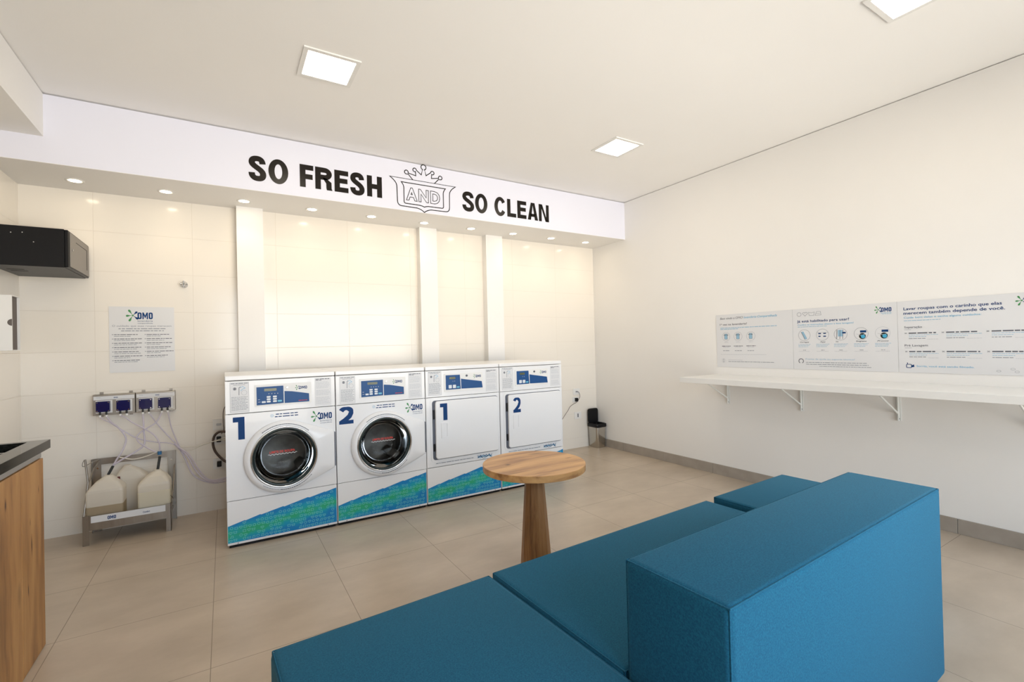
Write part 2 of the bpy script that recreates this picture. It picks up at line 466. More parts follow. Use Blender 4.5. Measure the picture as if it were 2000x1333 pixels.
def fabric():
    M = mat('petrol_blue_fabric', (0.005, 0.10, 0.20), 0.85, spec=0.25)
    b = M.node_tree.nodes['Principled BSDF']
    b.inputs['Sheen Weight'].default_value = 0.2
    b.inputs['Sheen Roughness'].default_value = 0.4
    b.inputs['Sheen Tint'].default_value = (0.3, 0.75, 1.0, 1)
    tc = nd(M, 'ShaderNodeTexCoord')
    n = nd(M, 'ShaderNodeTexNoise'); n.inputs['Scale'].default_value = 260; n.inputs['Detail'].default_value = 3
    lk(M, tc.outputs['Object'], n.inputs[0])
    rp = nd(M, 'ShaderNodeValToRGB'); rp.color_ramp.elements[0].position = 0.3; rp.color_ramp.elements[1].position = 0.7
    rp.color_ramp.elements[0].color = (0.002, 0.060, 0.126, 1); rp.color_ramp.elements[1].color = (0.006, 0.108, 0.192, 1)
    lk(M, n.outputs['Fac'], rp.inputs[0]); lk(M, rp.outputs[0], b.inputs['Base Color'])
    bp = nd(M, 'ShaderNodeBump'); bp.inputs['Strength'].default_value = 0.35; bp.inputs['Distance'].default_value = 0.0012
    n2 = nd(M, 'ShaderNodeTexNoise'); n2.inputs['Scale'].default_value = 700; n2.inputs['Detail'].default_value = 2
    lk(M, tc.outputs['Object'], n2.inputs[0])
    lk(M, n2.outputs['Fac'], bp.inputs['Height']); lk(M, bp.outputs[0], b.inputs['Normal'])
    return M
M_fab = fabric()

def decal_mat():
    M = mat('blue_green_decal', (0, 0.3, 0.5), 0.4)
    b = M.node_tree.nodes['Principled BSDF']
    tc = nd(M, 'ShaderNodeTexCoord'); sp = nd(M, 'ShaderNodeSeparateXYZ'); lk(M, tc.outputs['Object'], sp.inputs[0])
    # distance from the diagonal v = 0.07 + 0.11 * u / 0.684
    mu = nd(M, 'ShaderNodeMath', operation='MULTIPLY_ADD'); mu.inputs[1].default_value = -0.155; mu.inputs[2].default_value = -0.078
    lk(M, sp.outputs[0], mu.inputs[0])
    ad = nd(M, 'ShaderNodeMath', operation='ADD'); lk(M, mu.outputs[0], ad.inputs[0]); lk(M, sp.outputs[2], ad.inputs[1])
    ab = nd(M, 'ShaderNodeMath', operation='ABSOLUTE'); lk(M, ad.outputs[0], ab.inputs[0])
    n = nd(M, 'ShaderNodeTexNoise'); n.inputs['Scale'].default_value = 13; n.inputs['Detail'].default_value = 3
    lk(M, tc.outputs['Object'], n.inputs[0])
    ma = nd(M, 'ShaderNodeMath', operation='MULTIPLY_ADD'); ma.inputs[1].default_value = 0.13; ma.inputs[2].default_value = -0.065
    lk(M, n.outputs['Fac'], ma.inputs[0])
    s2 = nd(M, 'ShaderNodeMath', operation='ADD'); lk(M, ab.outputs[0], s2.inputs[0]); lk(M, ma.outputs[0], s2.inputs[1])
    rp = nd(M, 'ShaderNodeValToRGB'); e = rp.color_ramp.elements
    e[0].position = 0.0; e[0].color = (0.02, 0.40, 0.20, 1)
    e[1].position = 0.075; e[1].color = (0.0, 0.21, 0.52, 1)
    k = e.new(0.022); k.color = (0.01, 0.38, 0.36, 1)
    k = e.new(0.045); k.color = (0.0, 0.31, 0.50, 1)
    lk(M, s2.outputs[0], rp.inputs[0]); lk(M, rp.outputs[0], b.inputs['Base Color'])
    return M, rp
M_decal, _ = decal_mat()
M_icon = mat('pale_icon_print', (0.16, 0.60, 0.58), 0.5)

# ---------------------------------------------------------------- room shell
XR, YB, YS, YP, H, ZB = 4.03, 4.562, 3.99, 4.476, 2.93, 2.494
XL, XBM, ZBM, YF = -1.205, -0.937, 2.655, -1.35

def struct(name, mb, mt, parent=None):
    o = mb.build(name, mt, parent)
    if parent is None: o['kind'] = 'structure'
    return o

struct('floor', MB().box(XL - 0.15, XR + 0.15, YF - 0.15, YB + 0.15, -0.12, 0.0), M_floor)
struct('ceiling', MB().box(XL - 0.15, XR + 0.15, YF - 0.15, YB + 0.15, H, H + 0.12), M_ceil)
struct('wall_back', MB().box(XL - 0.15, XR + 0.15, YB, YB + 0.15, 0.0, H), M_tile)
struct('wall_left', MB().box(XL - 0.15, XL, YF - 0.15, YB, 0.0, H), M_tileL)
# right wall stops 6 mm under the ceiling (shadow gap), the block behind closes it
struct('wall_right', MB().box(XR, XR + 0.15, YF - 0.15, YB, 0.0, H - 0.006).box(XR + 0.015, XR + 0.15, YF - 0.15, YB, H - 0.006, H), M_wall)
fw = MB()
fw.box(XL, -0.10, YF - 0.15, YF, 0, H).box(3.80, XR, YF - 0.15, YF, 0, H).box(-0.10, 3.80, YF - 0.15, YF, 2.45, H)
struct('wall_front', fw, M_wall)
wf = MB()
for x in (-0.10, 1.20, 2.50, 3.74):
    wf.box(x, x + 0.06, YF - 0.11, YF - 0.05, 0.0, 2.45, 0.003, 1)
for z in (0.0, 2.39): wf.box(-0.10, 3.80, YF - 0.105, YF - 0.055, z, z + 0.06)
win = struct('window_1', wf, M_alu)
MB().box(-0.05, 3.75, YF - 0.083, YF - 0.077, 0.05, 2.40).build('window_pane', M_pane, win)
# dropped soffit over the machines (8 mm reveal below the ceiling)
struct('trim_1', MB().box(XL, XR, YS, YB, ZB, H - 0.008).box(XL, XR, YS + 0.02, YB, H - 0.008, H), [M_soff])
struct('trim_2', MB().box(XL, XBM, YF, YS, ZBM, H - 0.006).box(XL, XBM - 0.02, YF, YS, H - 0.006, H), M_wall)
for i, (a, b_) in enumerate(((0.103, 0.298), (1.686, 1.869), (2.438, 2.643))):
    struct('trim_%d' % (3 + i), MB().box(a, b_, YP, YB, 0.0, ZB), M_wall)
bb = MB()
y = YB
edges = [YB, 4.10, 3.50, 2.90, 2.30, 1.715, 1.114, 0.51, -0.09, -0.69, -1.29, YF]
for a, b_ in zip(edges[:-1], edges[1:]):
    bb.box(XR - 0.010, XR, b_ + 0.0012, a - 0.0012, 0.0, 0.097, 0.0012, 1)
struct('baseboard_right', bb, M_base)

# soffit underside and machine-side faces are painted like the wall: a thin skim board
struct('trim_6', MB().box(XL, XR, YS + 0.001, YB, ZB - 0.002, ZB), M_wall)

# ---------------------------------------------------------------- ceiling lights
def panel_light(x, y, label):
    t = thing('ceiling_light', label, 'ceiling light', (x, y, H), 0, 'square LED panels in the ceiling')
    mb = MB()
    o, i_ = 0.152, 0.127
    for (x0, x1, y0, y1) in ((-o, o, -o, -i_), (-o, o, i_, o), (-o, -i_, -i_, i_), (i_, o, -i_, i_)):
        mb.box(x0, x1, y0, y1, -0.008, 0.0)
    mb.build('frame', M_white2, t)
    MB().box(-i_, i_, -i_, i_, -0.005, -0.001).build('diffuser', M_diff, t)
    return t
panel_light(0.545, 2.862, 'square white LED panel in the ceiling above the washing machines, left of the other two')
panel_light(2.842, 2.880, 'square white LED panel near the far right ceiling corner')
panel_light(2.842, 0.884, 'square white LED panel cut off by the top edge of the photo')
panel_light(0.545, 0.884, 'square white LED panel in the ceiling outside the top of the photo')

dl_txt = ['nearest the left wall, above the black cabinet', 'between the black cabinet and the first pilaster', 'above the first pilaster', 'just right of the first pilaster',
          'midway between the first and second pilasters', 'above the second pilaster', 'between the second and third pilasters', 'above the third pilaster',
          'right of the third pilaster, second from the right wall', 'nearest the right wall']
for k in range(10):
    x = -0.856 + k * 0.5055
    t = thing('downlight', 'small round soffit downlight ' + dl_txt[k], 'downlight', (x, 4.306, ZB - 0.002), 0, 'row of round downlights in the soffit')
    MB().lathe([(0.036, 0.0), (0.036, -0.004), (0.052, -0.004), (0.052, 0.0)], n=32, cap0=False, cap1=False).build('trim_ring', M_white2, t)
    MB().lathe([(0.0360, -0.0012), (0.0001, -0.0012)], n=32, cap0=False, cap1=False).build('lamp_lens', M_spotm, t)
    sd = bpy.data.lights.new('downlight_beam', 'SPOT')
    sd.energy = DOWN; sd.color = (1.0, 0.80, 0.55); sd.spot_size = R(112); sd.spot_blend = 1.0; sd.shadow_soft_size = 0.03
    so = bpy.data.objects.new('downlight_beam', sd); COL.objects.link(so)
    so.parent = t; so.location = (0, 0, -0.012)

# ---------------------------------------------------------------- soffit lettering
FS = FY(0, YS, 0)
def letter_box(mb, ch, x0, x1, z0, z1, sw, hw):
    """heavy grotesque capitals; sw = stem width, hw = bar height"""
    X = lambda t: x0 + t * (x1 - x0); Wd = x1 - x0; Hh = z1 - z0
    D0, D1 = 0.0, 0.0018
    P = lambda poly: mb.prism(poly, FS, D0, D1)
    def arc_band(cx, cz, rx, rz, a0, a1, tx, tz, n=26):
        o = [(cx + rx * math.cos(R(a)), cz + rz * math.sin(R(a))) for a in [a0 + (a1 - a0) * k / n for k in range(n + 1)]]
        i_ = [(cx + (rx - tx) * math.cos(R(a)), cz + (rz - tz) * math.sin(R(a))) for a in [a0 + (a1 - a0) * k / n for k in range(n + 1)]]
        for k in range(n): P([o[k], o[k + 1], i_[k + 1], i_[k]])
    if ch in 'FE':
        P(rect(x0, x0 + sw, z0, z1)); P(rect(x0 + sw, x1, z1 - hw, z1)); P(rect(x0 + sw, x1 - 0.06 * Wd, (z0 + z1) / 2 - hw / 2 + (0.004 if ch == 'E' else -0.004), (z0 + z1) / 2 + hw / 2 + (0.004 if ch == 'E' else -0.004)))
        if ch == 'E': P(rect(x0 + sw, x1, z0, z0 + hw))
    elif ch == 'L': P(rect(x0, x0 + sw, z0, z1)); P(rect(x0 + sw, x1, z0, z0 + hw))
    elif ch == 'H': P(rect(x0, x0 + sw, z0, z1)); P(rect(x1 - sw, x1, z0, z1)); P(rect(x0 + sw, x1 - sw, (z0 + z1) / 2 - hw / 2, (z0 + z1) / 2 + hw / 2))
    elif ch == 'N':
        P(rect(x0, x0 + sw * .92, z0, z1)); P(rect(x1 - sw * .92, x1, z0, z1))
        P([(x0 + sw * .5, z1), (x0 + sw * 1.12, z1), (x1 - sw * .5, z0), (x1 - sw * 1.12, z0)])
    elif ch == 'A':
        c = (x0 + x1) / 2
        P([(x0, z0), (x0 + sw * 1.02, z0), (c + sw * .08, z1 - 0.2 * hw), (c + 0.02 * Wd, z1), (c - sw * .60, z1)])
        P([(x1, z0), (x1 - sw * 1.02, z0), (c - sw * .08, z1 - 0.2 * hw), (c - 0.02 * Wd, z1), (c + sw * .60, z1)])
        P(rect(x0 + 0.26 * Wd, x1 - 0.26 * Wd, z0 + 0.19 * Hh, z0 + 0.19 * Hh + hw * .8))
    elif ch == 'O': arc_band((x0 + x1) / 2, (z0 + z1) / 2, Wd / 2, Hh / 2, 0, 360, sw, hw * .95, 40)
    elif ch == 'C': arc_band((x0 + x1) / 2 + 0.01 * Wd, (z0 + z1) / 2, Wd / 2, Hh / 2, 32, 328, sw, hw * .95, 36)
    elif ch == 'R':
        P(rect(x0, x0 + sw, z0, z1))
        rz = 0.275 * Hh; cz = z1 - rz; cx = x1 - 0.42 * Wd - 0.02 * Wd
        P(rect(x0 + sw, cx, z1 - hw, z1)); P(rect(x0 + sw, cx, z1 - 2 * rz, z1 - 2 * rz + hw))
        arc_band(cx, cz, x1 - 0.02 * Wd - cx, rz, -90, 90, sw * .95, hw, 20)
        P([(x0 + 0.42 * Wd, z1 - 2 * rz + 0.5 * hw), (x0 + 0.66 * Wd, z1 - 2 * rz + 0.3 * hw), (x1 - 0.05 * Wd, z0 + 0.36 * Hh), (x1 - 0.045 * Wd, z0 + 0.10 * Hh), (x1, z0), (x1 - sw * 1.02, z0), (x1 - sw * 1.10, z0 + 0.10 * Hh), (x1 - sw * 1.12, z0 + 0.30 * Hh), (x0 + 0.50 * Wd, z1 - 2 * rz)])
    elif ch == 'S':
        def cub(p0, p1, p2, p3, n=12):
            return [tuple((1 - t) ** 3 * p0[i] + 3 * (1 - t) ** 2 * t * p1[i] + 3 * (1 - t) * t * t * p2[i] + t ** 3 * p3[i] for i in (0, 1)) for t in [k / n for k in range(n + 1)]]
        xl, xr, xm = x0 + sw / 2, x1 - sw / 2, (x0 + x1) / 2
        zt, zb = z1 - hw / 2, z0 + hw / 2
        yt, yb = z0 + .735 * Hh, z0 + .275 * Hh
        cl = cub((xr - .02 * Wd, yt - .04 * Hh), (xr - .04 * Wd, zt - .03 * Hh), (xm + .14 * Wd, zt), (xm, zt))
        cl += cub((xm, zt), (xm - .17 * Wd, zt), (xl + .01 * Wd, zt - .04 * Hh), (xl + .01 * Wd, yt))[1:]
        cl += cub((xl + .01 * Wd, yt), (xl + .01 * Wd, z0 + .56 * Hh), (xr, z0 + .50 * Hh), (xr, yb), 18)[1:]
        cl += cub((xr, yb), (xr, zb + .03 * Hh), (xm + .17 * Wd, zb), (xm, zb))[1:]
        cl += cub((xm, zb), (xm - .17 * Wd, zb), (xl, zb + .05 * Hh), (xl - .005 * Wd, yb + .05 * Hh))[1:]
        P_ = [Vector(p) for p in cl]; n = len(P_); L = []; Q = []
        for i in range(n):
            t = (P_[min(i + 1, n - 1)] - P_[max(i - 1, 0)]).normalized(); nn = Vector((-t.y, t.x))
            wd = math.hypot(nn.x * sw, nn.y * hw)
            L.append(P_[i] + nn * wd / 2); Q.append(P_[i] - nn * wd / 2)
        for i in range(n - 1): P([tuple(L[i]), tuple(L[i + 1]), tuple(Q[i + 1]), tuple(Q[i])])

def word(name, label, letters, sw, hw, z0, z1):
    t = thing(name, label, 'wall lettering')
    for ch, (a, b_) in letters:
        mb = MB(); ov = 0.006 if ch in 'SOC' else 0
        letter_box(mb, ch, a, b_, z0 - ov, z1 + ov, sw, hw)
        mb.build('letter', M_vinyl, t)
    return t
word('sign_lettering', 'bold black SO FRESH lettering on the white soffit, left of the crowned shield',
     list(zip('SOFRESH', [(0.177, 0.294), (0.309, 0.446), (0.528, 0.628), (0.641, 0.77), (0.787, 0.896), (0.911, 1.027), (1.048, 1.174)])), 0.042, 0.040, 2.572, 2.750)
word('sign_lettering', 'bold black SO CLEAN lettering on the white soffit, right of the crowned shield',
     list(zip('SOCLEAN', [(1.932, 2.054), (2.066, 2.199), (2.276, 2.406), (2.423, 2.527), (2.542, 2.65), (2.666, 2.793), (2.805, 2.932)])), 0.038, 0.038, 2.568, 2.745)

def emblem():
    t = thing('shield_emblem', 'thin black outline of a crowned shield around the word AND on the soffit', 'wall emblem')
    c = 1.5535; lw = 0.0075
    def sym(pts): return [(c - u, v) for u, v in pts] + [(c + u, v) for u, v in reversed(pts)]
    def bez(p0, p1, p2, n=6): return [((1 - s) ** 2 * p0[0] + 2 * s * (1 - s) * p1[0] + s * s * p2[0], (1 - s) ** 2 * p0[1] + 2 * s * (1 - s) * p1[1] + s * s * p2[1]) for s in [k / n for k in range(n + 1)]]
    half = [(0.310, 2.774)] + bez((0.310, 2.774), (0.246, 2.735), (0.248, 2.690))[1:] + bez((0.246, 2.575), (0.246, 2.530), (0.205, 2.530)) + bez((0.070, 2.528), (0.030, 2.524), (0.0, 2.497))
    mb = MB(); ribbon(mb, sym(half), lw, FS, 0.0015, close=True); mb.build('outer_shield', M_vinyl, t)
    half = [(0.208, 2.741)] + bez((0.208, 2.741), (0.186, 2.715), (0.186, 2.69))[1:] + bez((0.186, 2.575), (0.186, 2.557), (0.170, 2.557)) + bez((0.045, 2.556), (0.018, 2.554), (0.0, 2.545))
    mb = MB(); ribbon(mb, sym(half), lw, FS, 0.0015, close=True); mb.build('inner_shield', M_vinyl, t)
    pts = [(1.656 - c, 2.774), (0.143, 2.818)]
    def knob(cx, cz, r, a0, a1): return [(cx + r * math.cos(R(a0 + (a1 - a0) * k / 8)), cz + r * math.sin(R(a0 + (a1 - a0) * k / 8))) for k in range(9)]
    pts += knob(0.160, 2.834, 0.0175, -105, 200)
    pts += [(0.074, 2.815), (0.076, 2.848)] + knob(0.084, 2.866, 0.0165, -120, 180)
    pts += [(0.0225, 2.832), (0.009, 2.884)] + knob(0.0, 2.903, 0.0235, -68, 90)
    full = [(c + u, v) for u, v in pts] + [(c - u, v) for u, v in reversed(pts)][1:]
    mb = MB(); ribbon(mb, full, lw, FS, 0.0015); mb.build('crown', M_vinyl, t)
    # outlined letters of AND
    for ch, (a, b_) in zip('AND', ((1.389, 1.488), (1.503, 1.594), (1.615, 1.704))):
        V, F = text_raw(ch, 0.035, 0)
        x0 = min(p[0] for p in V); x1 = max(p[0] for p in V); y0 = min(p[1] for p in V); y1 = max(p[1] for p in V)
        q = [(a + (x - x0) / (x1 - x0) * (b_ - a), 2.588 + (yy - y0) / (y1 - y0) * 0.112) for x, yy in V]
        cnt = {}
        for f in F:
            for i in range(len(f)):
                e = (f[i], f[(i + 1) % len(f)])
                cnt[tuple(sorted(e))] = cnt.get(tuple(sorted(e)), 0) + 1
        nb = {}
        for (i, j), n_ in cnt.items():
            if n_ == 1: nb.setdefault(i, []).append(j); nb.setdefault(j, []).append(i)
        mb = MB(); seen = set()
        for s in list(nb):
            if s in seen: continue
            loop = [s]; seen.add(s); cur = s
            while True:
                nx = [k for k in nb[cur] if k not in seen]
                if not nx: break
                cur = nx[0]; seen.add(cur); loop.append(cur)
            if len(loop) > 2: ribbon(mb, [q[k] for k in loop], 0.0055, FS, 0.0015, close=True)
        mb.build('outlined_letter', M_vinyl, t)
emblem()

# ---------------------------------------------------------------- small printed logo (wordmark with a splash)
def logo(mb, frame, u0, u1, v0, v1, d, star=True, mi_n=0, mi_g=1, sub=None, bold=0.02):
    """u0..u1 whole width, v0..v1 word height"""
    h = v1 - v0
    us = u0 + h * 1.35 if star else u0
    wdt = (u1 - us)
    lw = h * 0.19
    gap = wdt * 0.05; cw = (wdt - 2 * gap) / 3.35
    def ring(o, i_):
        n = len(o)
        for k in range(n): mb.flat([o[k], o[(k + 1) % n], i_[(k + 1) % n], i_[k]], frame, d, mi_n)
    for a in (us, us + cw * 2.35 + gap * 2):
        lo = min(lw * 1.1, cw * .36)
        ring(rrect(a, a + cw, v0, v1, cw * .40, 4), rrect(a + lo, a + cw - lo, v0 + lw, v1 - lw, (cw - 2 * lo) * .45, 4))
    a = us + cw + gap; b_ = a + cw * 1.35; c = (a + b_) / 2; st = min(lw, cw * .32)
    mb.flat(rect(a, a + st, v0, v1), frame, d, mi_n); mb.flat(rect(b_ - st, b_, v0, v1), frame, d, mi_n)
    mb.flat([(a + st, v1), (a + st, v1 - h * .42), (c, v0 + h * .10), (c, v0 + h * .55)], frame, d, mi_n)
    mb.flat([(b_ - st, v1), (c, v0 + h * .55), (c, v0 + h * .10), (b_ - st, v1 - h * .42)], frame, d, mi_n)
    if star:
        cx, cz = u0 + h * 0.80, (v0 + v1) / 2 + h * .04
        for ang, L, mi in ((120, .98, mi_g), (185, .82, mi_g), (243, .98, mi_g), (48, .78, mi_n), (318, .85, mi_n)):
            a_ = R(ang); tx, tz = math.cos(a_), math.sin(a_); nx, nz = -tz, tx
            L *= h
            pts = [(0, 0.0), (.45, .05), (.75, .13), (.95, .10), (1.0, 0.0), (.95, -.10), (.75, -.13), (.45, -.05)]
            mb.flat([(cx + tx * L * p + nx * h * q * 1.1, cz + tz * L * p + nz * h * q * 1.1) for p, q in pts], frame, d, mi)
        mb.flat(circ(cx, cz, h * .12, 10), frame, d + .0002, mi_g)
    if sub:
        text(mb, frame, sub[0], us, u1, v0 - h * .38, h * .20, d, mi_n)
        text(mb, frame, sub[1], us, u1, v0 - h * .70, h * .16, d, mi_n)

def heart(cx, cz, r):
    out = []
    for k in range(16):
        a = 2 * pi * k / 16
        out.append((cx + r * math.sin(a) ** 3, cz + r * .9 * (13 * math.cos(a) - 5 * math.cos(2 * a) - 2 * math.cos(3 * a) - math.cos(4 * a)) / 16))
    return out

# ---------------------------------------------------------------- washers and dryers
MW, MD, MH = 0.684, 0.76, 1.1277
def base_decal(t):
    fr = FY(0, -0.0010, 0)
    r2 = random.Random(3)
    top = [(0.003, 0.146)]
    for a, z in ((0.10, 0.171), (0.105, 0.168), (0.19, 0.191), (0.197, 0.188), (0.33, 0.217), (0.338, 0.2135), (0.487, 0.249), (0.50, 0.2455), (0.60, 0.268), (0.605, 0.2655), (0.680, 0.283)):
        top.append((a, z))
    f = lambda u: next((p[1] + (q[1] - p[1]) * (u - p[0]) / (q[0] - p[0]) for p, q in zip(top[:-1], top[1:]) if p[0] <= u <= q[0]), 0.14)
    mb = MB()
    poly = [(0.680, 0.036), (0.003, 0.036)] + top
    mb.flat(poly[::-1], fr, 0.0)
    k = 0
    for j in range(9):
        for i in range(26):
            u = 0.018 + i * 0.0262 + (0.006 if j % 2 else 0); v = 0.050 + j * 0.0265 + r2.uniform(-.002, .002)
            if u > 0.668 or v > f(u) - 0.013 or r2.random() < 0.22: continue
            k = r2.choice((0, 0, 1, 1, 2, 3, 4)); r_ = 0.0095
            if k == 0: ribbon(mb, circ(u, v, r_ * .85, 10), 0.0024, fr, 0.0004, 1, True)
            elif k == 1: ribbon(mb, heart(u, v, r_), 0.0024, fr, 0.0004, 1, True)
            elif k == 2: ribbon(mb, [(u - r_, v + r_ * .6), (u - r_ * .7, v - r_ * .7), (u + r_ * .7, v - r_ * .7), (u + r_, v + r_ * .6), (u, v + r_ * .35)], 0.0024, fr, 0.0004, 1, True)
            elif k == 3: ribbon(mb, [(u - r_, v - r_ * .6), (u + r_, v - r_ * .6), (u + r_ * .8, v + r_ * .7), (u - r_ * .3, v + r_ * .7), (u - r_ * .3, v + .1 * r_)], 0.0024, fr, 0.0004, 1, True)
            else:
                ribbon(mb, rect(u - r_ * .85, u + r_ * .85, v - r_ * .7, v + r_ * .7), 0.0024, fr, 0.0004, 1, True)
    mb.build('base_decal', [M_decal, M_icon], t)

def hull_radius(cx, cz, r, pts, ang):
    """distance along ang from (cx,cz) to the hull of the circle and the extra points"""
    out = [(cx + r * math.cos(R(a)), cz + r * math.sin(R(a))) for a in range(0, 360, 3)] + list(pts)
    out = sorted(set(out))
    def half(P):
        h = []
        for p in P:
            while len(h) >= 2 and (h[-1][0] - h[-2][0]) * (p[1] - h[-2][1]) - (h[-1][1] - h[-2][1]) * (p[0] - h[-2][0]) <= 0: h.pop()
            h.append(p)
        return h
    Hh = half(out)[:-1] + half(out[::-1])[:-1]
    dx, dz = math.cos(ang), math.sin(ang)
    best = 0
    for i in range(len(Hh)):
        a = Hh[i]; b_ = Hh[(i + 1) % len(Hh)]
        ex, ez = b_[0] - a[0], b_[1] - a[1]
        den = dx * ez - dz * ex
        if abs(den) < 1e-12: continue
        t_ = ((a[0] - cx) * ez - (a[1] - cz) * ex) / den
        s_ = ((a[0] - cx) * dz - (a[1] - cz) * dx) / den
        if t_ > 0 and -1e-9 <= s_ <= 1 + 1e-9: best = max(best, t_)
    return best

def rect_radius(cx, cz, x0, x1, z0, z1, a):
    dx, dz = math.cos(a), math.sin(a); t = 1e9
    if dx > 1e-9: t = min(t, (x1 - cx) / dx)
    if dx < -1e-9: t = min(t, (x0 - cx) / dx)
    if dz > 1e-9: t = min(t, (z1 - cz) / dz)
    if dz < -1e-9: t = min(t, (z0 - cz) / dz)
    return t

def machine_shell(t, hole):
    mb = MB()
    mb.box(0.002, 0.012, 0.02, MD, 0.03, 1.094).box(MW - 0.012, MW - 0.002, 0.02, MD, 0.03, 1.094)
    mb.box(0.012, MW - 0.012, MD - 0.01, MD, 0.03, 1.094).box(0.012, MW - 0.012, 0.02, MD - 0.01, 0.03, 0.04)
    mb.build('cabinet', M_white, t)
    MB().box(0.014, MW - 0.014, 0.012, 0.02, 0.04, 0.315).build('inner_frame', M_dark, t)
    MB().box(0.014, MW - 0.014, 0.012, 0.02, 0.87, 1.093).build('inner_frame', M_dark, t)
    MB().box(0, MW, 0, MD, 1.0965, MH, 0.005, 2).build('top_panel', M_white, t)
    MB().box(0, MW, 0, 0.012, 0.3095, 0.3085 + 0.0001).build('seam_strip', M_dark, t) if False else None
    MB().box(0, MW, 0, 0.012, 0.020, 0.3055, 0.0025, 1).build('lower_panel', M_white, t)
    MB().box(0, MW, 0, 0.012, 0.8775, 1.0925, 0.0025, 1).build('upper_panel', M_white, t)
    k = MB().box(0.01, MW - 0.01, 0.015, MD - 0.02, 0.0, 0.03)
    k.build('plinth', M_black, t)
    for x in (0.06, 0.62): MB().lathe([(0.004, 0.0), (0.004, -0.002)], (x, 0, 0.028), 'y', 8).build('screw', M_grey, t)

def control_panel(t, kind):
    W0 = (0.17, 0.525, 0.914, 1.060) if kind == 'washer' else (0.160, 0.520, 0.914, 1.062)
    F0 = FY(0, 0, 0)
    cp = MB(); cp.prism(rrect(*W0, 0.006, 3), F0, 0, 0.0035)
    c = cp.build('control_panel', M_white2, t)
    FD = FY(0, -0.0035, 0)
    if kind == 'washer':
        MB().prism([(0.182, 0.923), (0.3465, 0.9265), (0.3455, 1.046), (0.182, 1.044)], FD, 0, 0.002).build('display_panel', M_blue, c)
        MB().prism([(0.352, 0.925), (0.510, 0.924), (0.509, 0.981), (0.40, 1.003), (0.352, 1.008)], FD, 0, 0.001).build('blue_band', M_blue, c)
        MB().prism(rrect(0.228, 0.303, 1.014, 1.032, 0.002, 2), FD, 0.002, 0.003).build('screen', M_lcd, c)
        bt = [(0.243, 0.975), (0.281, 0.975), (0.243, 0.959), (0.281, 0.959), (0.243, 0.943), (0.281, 0.943), (0.213, 0.942)]
        for (u, v) in bt: MB().prism(rrect(u - 0.001, u + 0.023, v - 0.006, v + 0.006, 0.004, 3), FD, 0.002, 0.0035).build('button', M_btn, c)
        MB().prism(rrect(0.309, 0.335, 0.937, 0.949, 0.004, 3), FD, 0.002, 0.0035).build('button', M_btnc, c)['label'] = 'pale cyan start button'
        g = MB()
        for k in range(4): g.flat(circ(0.256 + k * 0.018, 0.996, 0.003, 6), FD, 0.0024, 0)
        greek(g, FD, 0.190, 0.205, 0.960, 0.003, 0.0024, 0); greek(g, FD, 0.190, 0.205, 0.944, 0.003, 0.0024, 0)
        greek(g, FD, 0.44, 0.50, 0.936, 0.004, 0.0014, 1)
        g.build('panel_marks', [M_greyl, M_red], c)
        MB().lathe([(0.007, -0.0035), (0.007, -0.008), (0.005, -0.009)], (0.370, 0, 1.031), 'y', 16).build('key_switch', M_chrome, c)
        mb = MB(); logo(mb, FD, 0.420, 0.497, 1.016, 1.036, 0.0006); mb.build('small_logo', [M_navy, M_green], c)
        sl = (0.028, 0.138, 0.886, 1.084); sr = (0.549, 0.658, 0.888, 1.085)
    else:
        MB().prism([(0.176, 0.931), (0.310, 0.931), (0.304, 1.050), (0.176, 1.051)], FD, 0, 0.002).build('display_panel', M_blue, c)
        MB().prism([(0.316, 0.932), (0.518, 0.929), (0.510, 0.984), (0.37, 1.006), (0.314, 1.016)], FD, 0, 0.001).build('blue_band', M_blue, c)
        MB().prism(rrect(0.208, 0.262, 1.016, 1.035, 0.002, 2), FD, 0.002, 0.003).build('screen', M_lcd, c)
        for u in (0.200, 0.238): MB().prism(rrect(u, u + 0.028, 0.941, 0.969, 0.003, 3), FD, 0.002, 0.0035).build('button', M_btn, c)
        MB().prism(rrect(0.273, 0.298, 0.942, 0.954, 0.003, 3), FD, 0.002, 0.0035).build('button', M_btnc, c)['label'] = 'cyan start button'
        g = MB()
        for u in (0.240, 0.256): g.flat(circ(u, 0.999, 0.0028, 6), FD, 0.0024, 0)
        g.build('panel_marks', [M_greyl], c)
        kb = MB(); kb.lathe([(0.009, -0.0035), (0.009, -0.008), (0.005, -0.0085)], (0.367, 0, 1.039), 'y', 16)
        kb.build('key_switch', M_greyd, c)
        mb = MB(); logo(mb, FD, 0.430, 0.503, 1.020, 1.040, 0.0006); mb.build('small_logo', [M_navy, M_green], c)
        sl = (0.022, 0.138, 0.892, 1.087); sr = (0.552, 0.664, 0.893, 1.080)
    # instruction stickers
    fr = FY(0, 0, 0)
    mb = MB(); mb.prism(rect(*sl), fr, 0, 0.0008)
    x0, x1, z0, z1 = sl; d = 0.0012
    ribbon(mb, rect(x0 + .001, x1 - .001, z0 + .001, z1 - .001), 0.001, fr, d, 2, True)
    greek(mb, fr, x0 + .006, x1 - .006, z1 - .007, .005, d, 2); greek(mb, fr, x0 + .02, x1 - .02, z1 - .017, .003, d, 2)
    ribbon(mb, circ(x0 + .028, z1 - .042, .008, 12), .003, fr, d, 1 if kind == 'washer' else 1, True)
    mb.flat(circ(x0 + .028, z1 - .042, .005, 10), fr, d, 1)
    ribbon(mb, [(x0 + .052, z1 - .085), (x0 + .053, z1 - .035), (x0 + .062, z1 - .03)], .003, fr, d, 1)
    ribbon(mb, [(x0 + .060, z1 - .036), (x0 + .074, z1 - .028), (x0 + .088, z1 - .040), (x0 + .072, z1 - .046), (x0 + .062, z1 - .058)], .0022, fr, d, 3)
    ribbon(mb, circ(x0 + .082, z1 - .070, .016, 12), .0012, fr, d, 2, True)
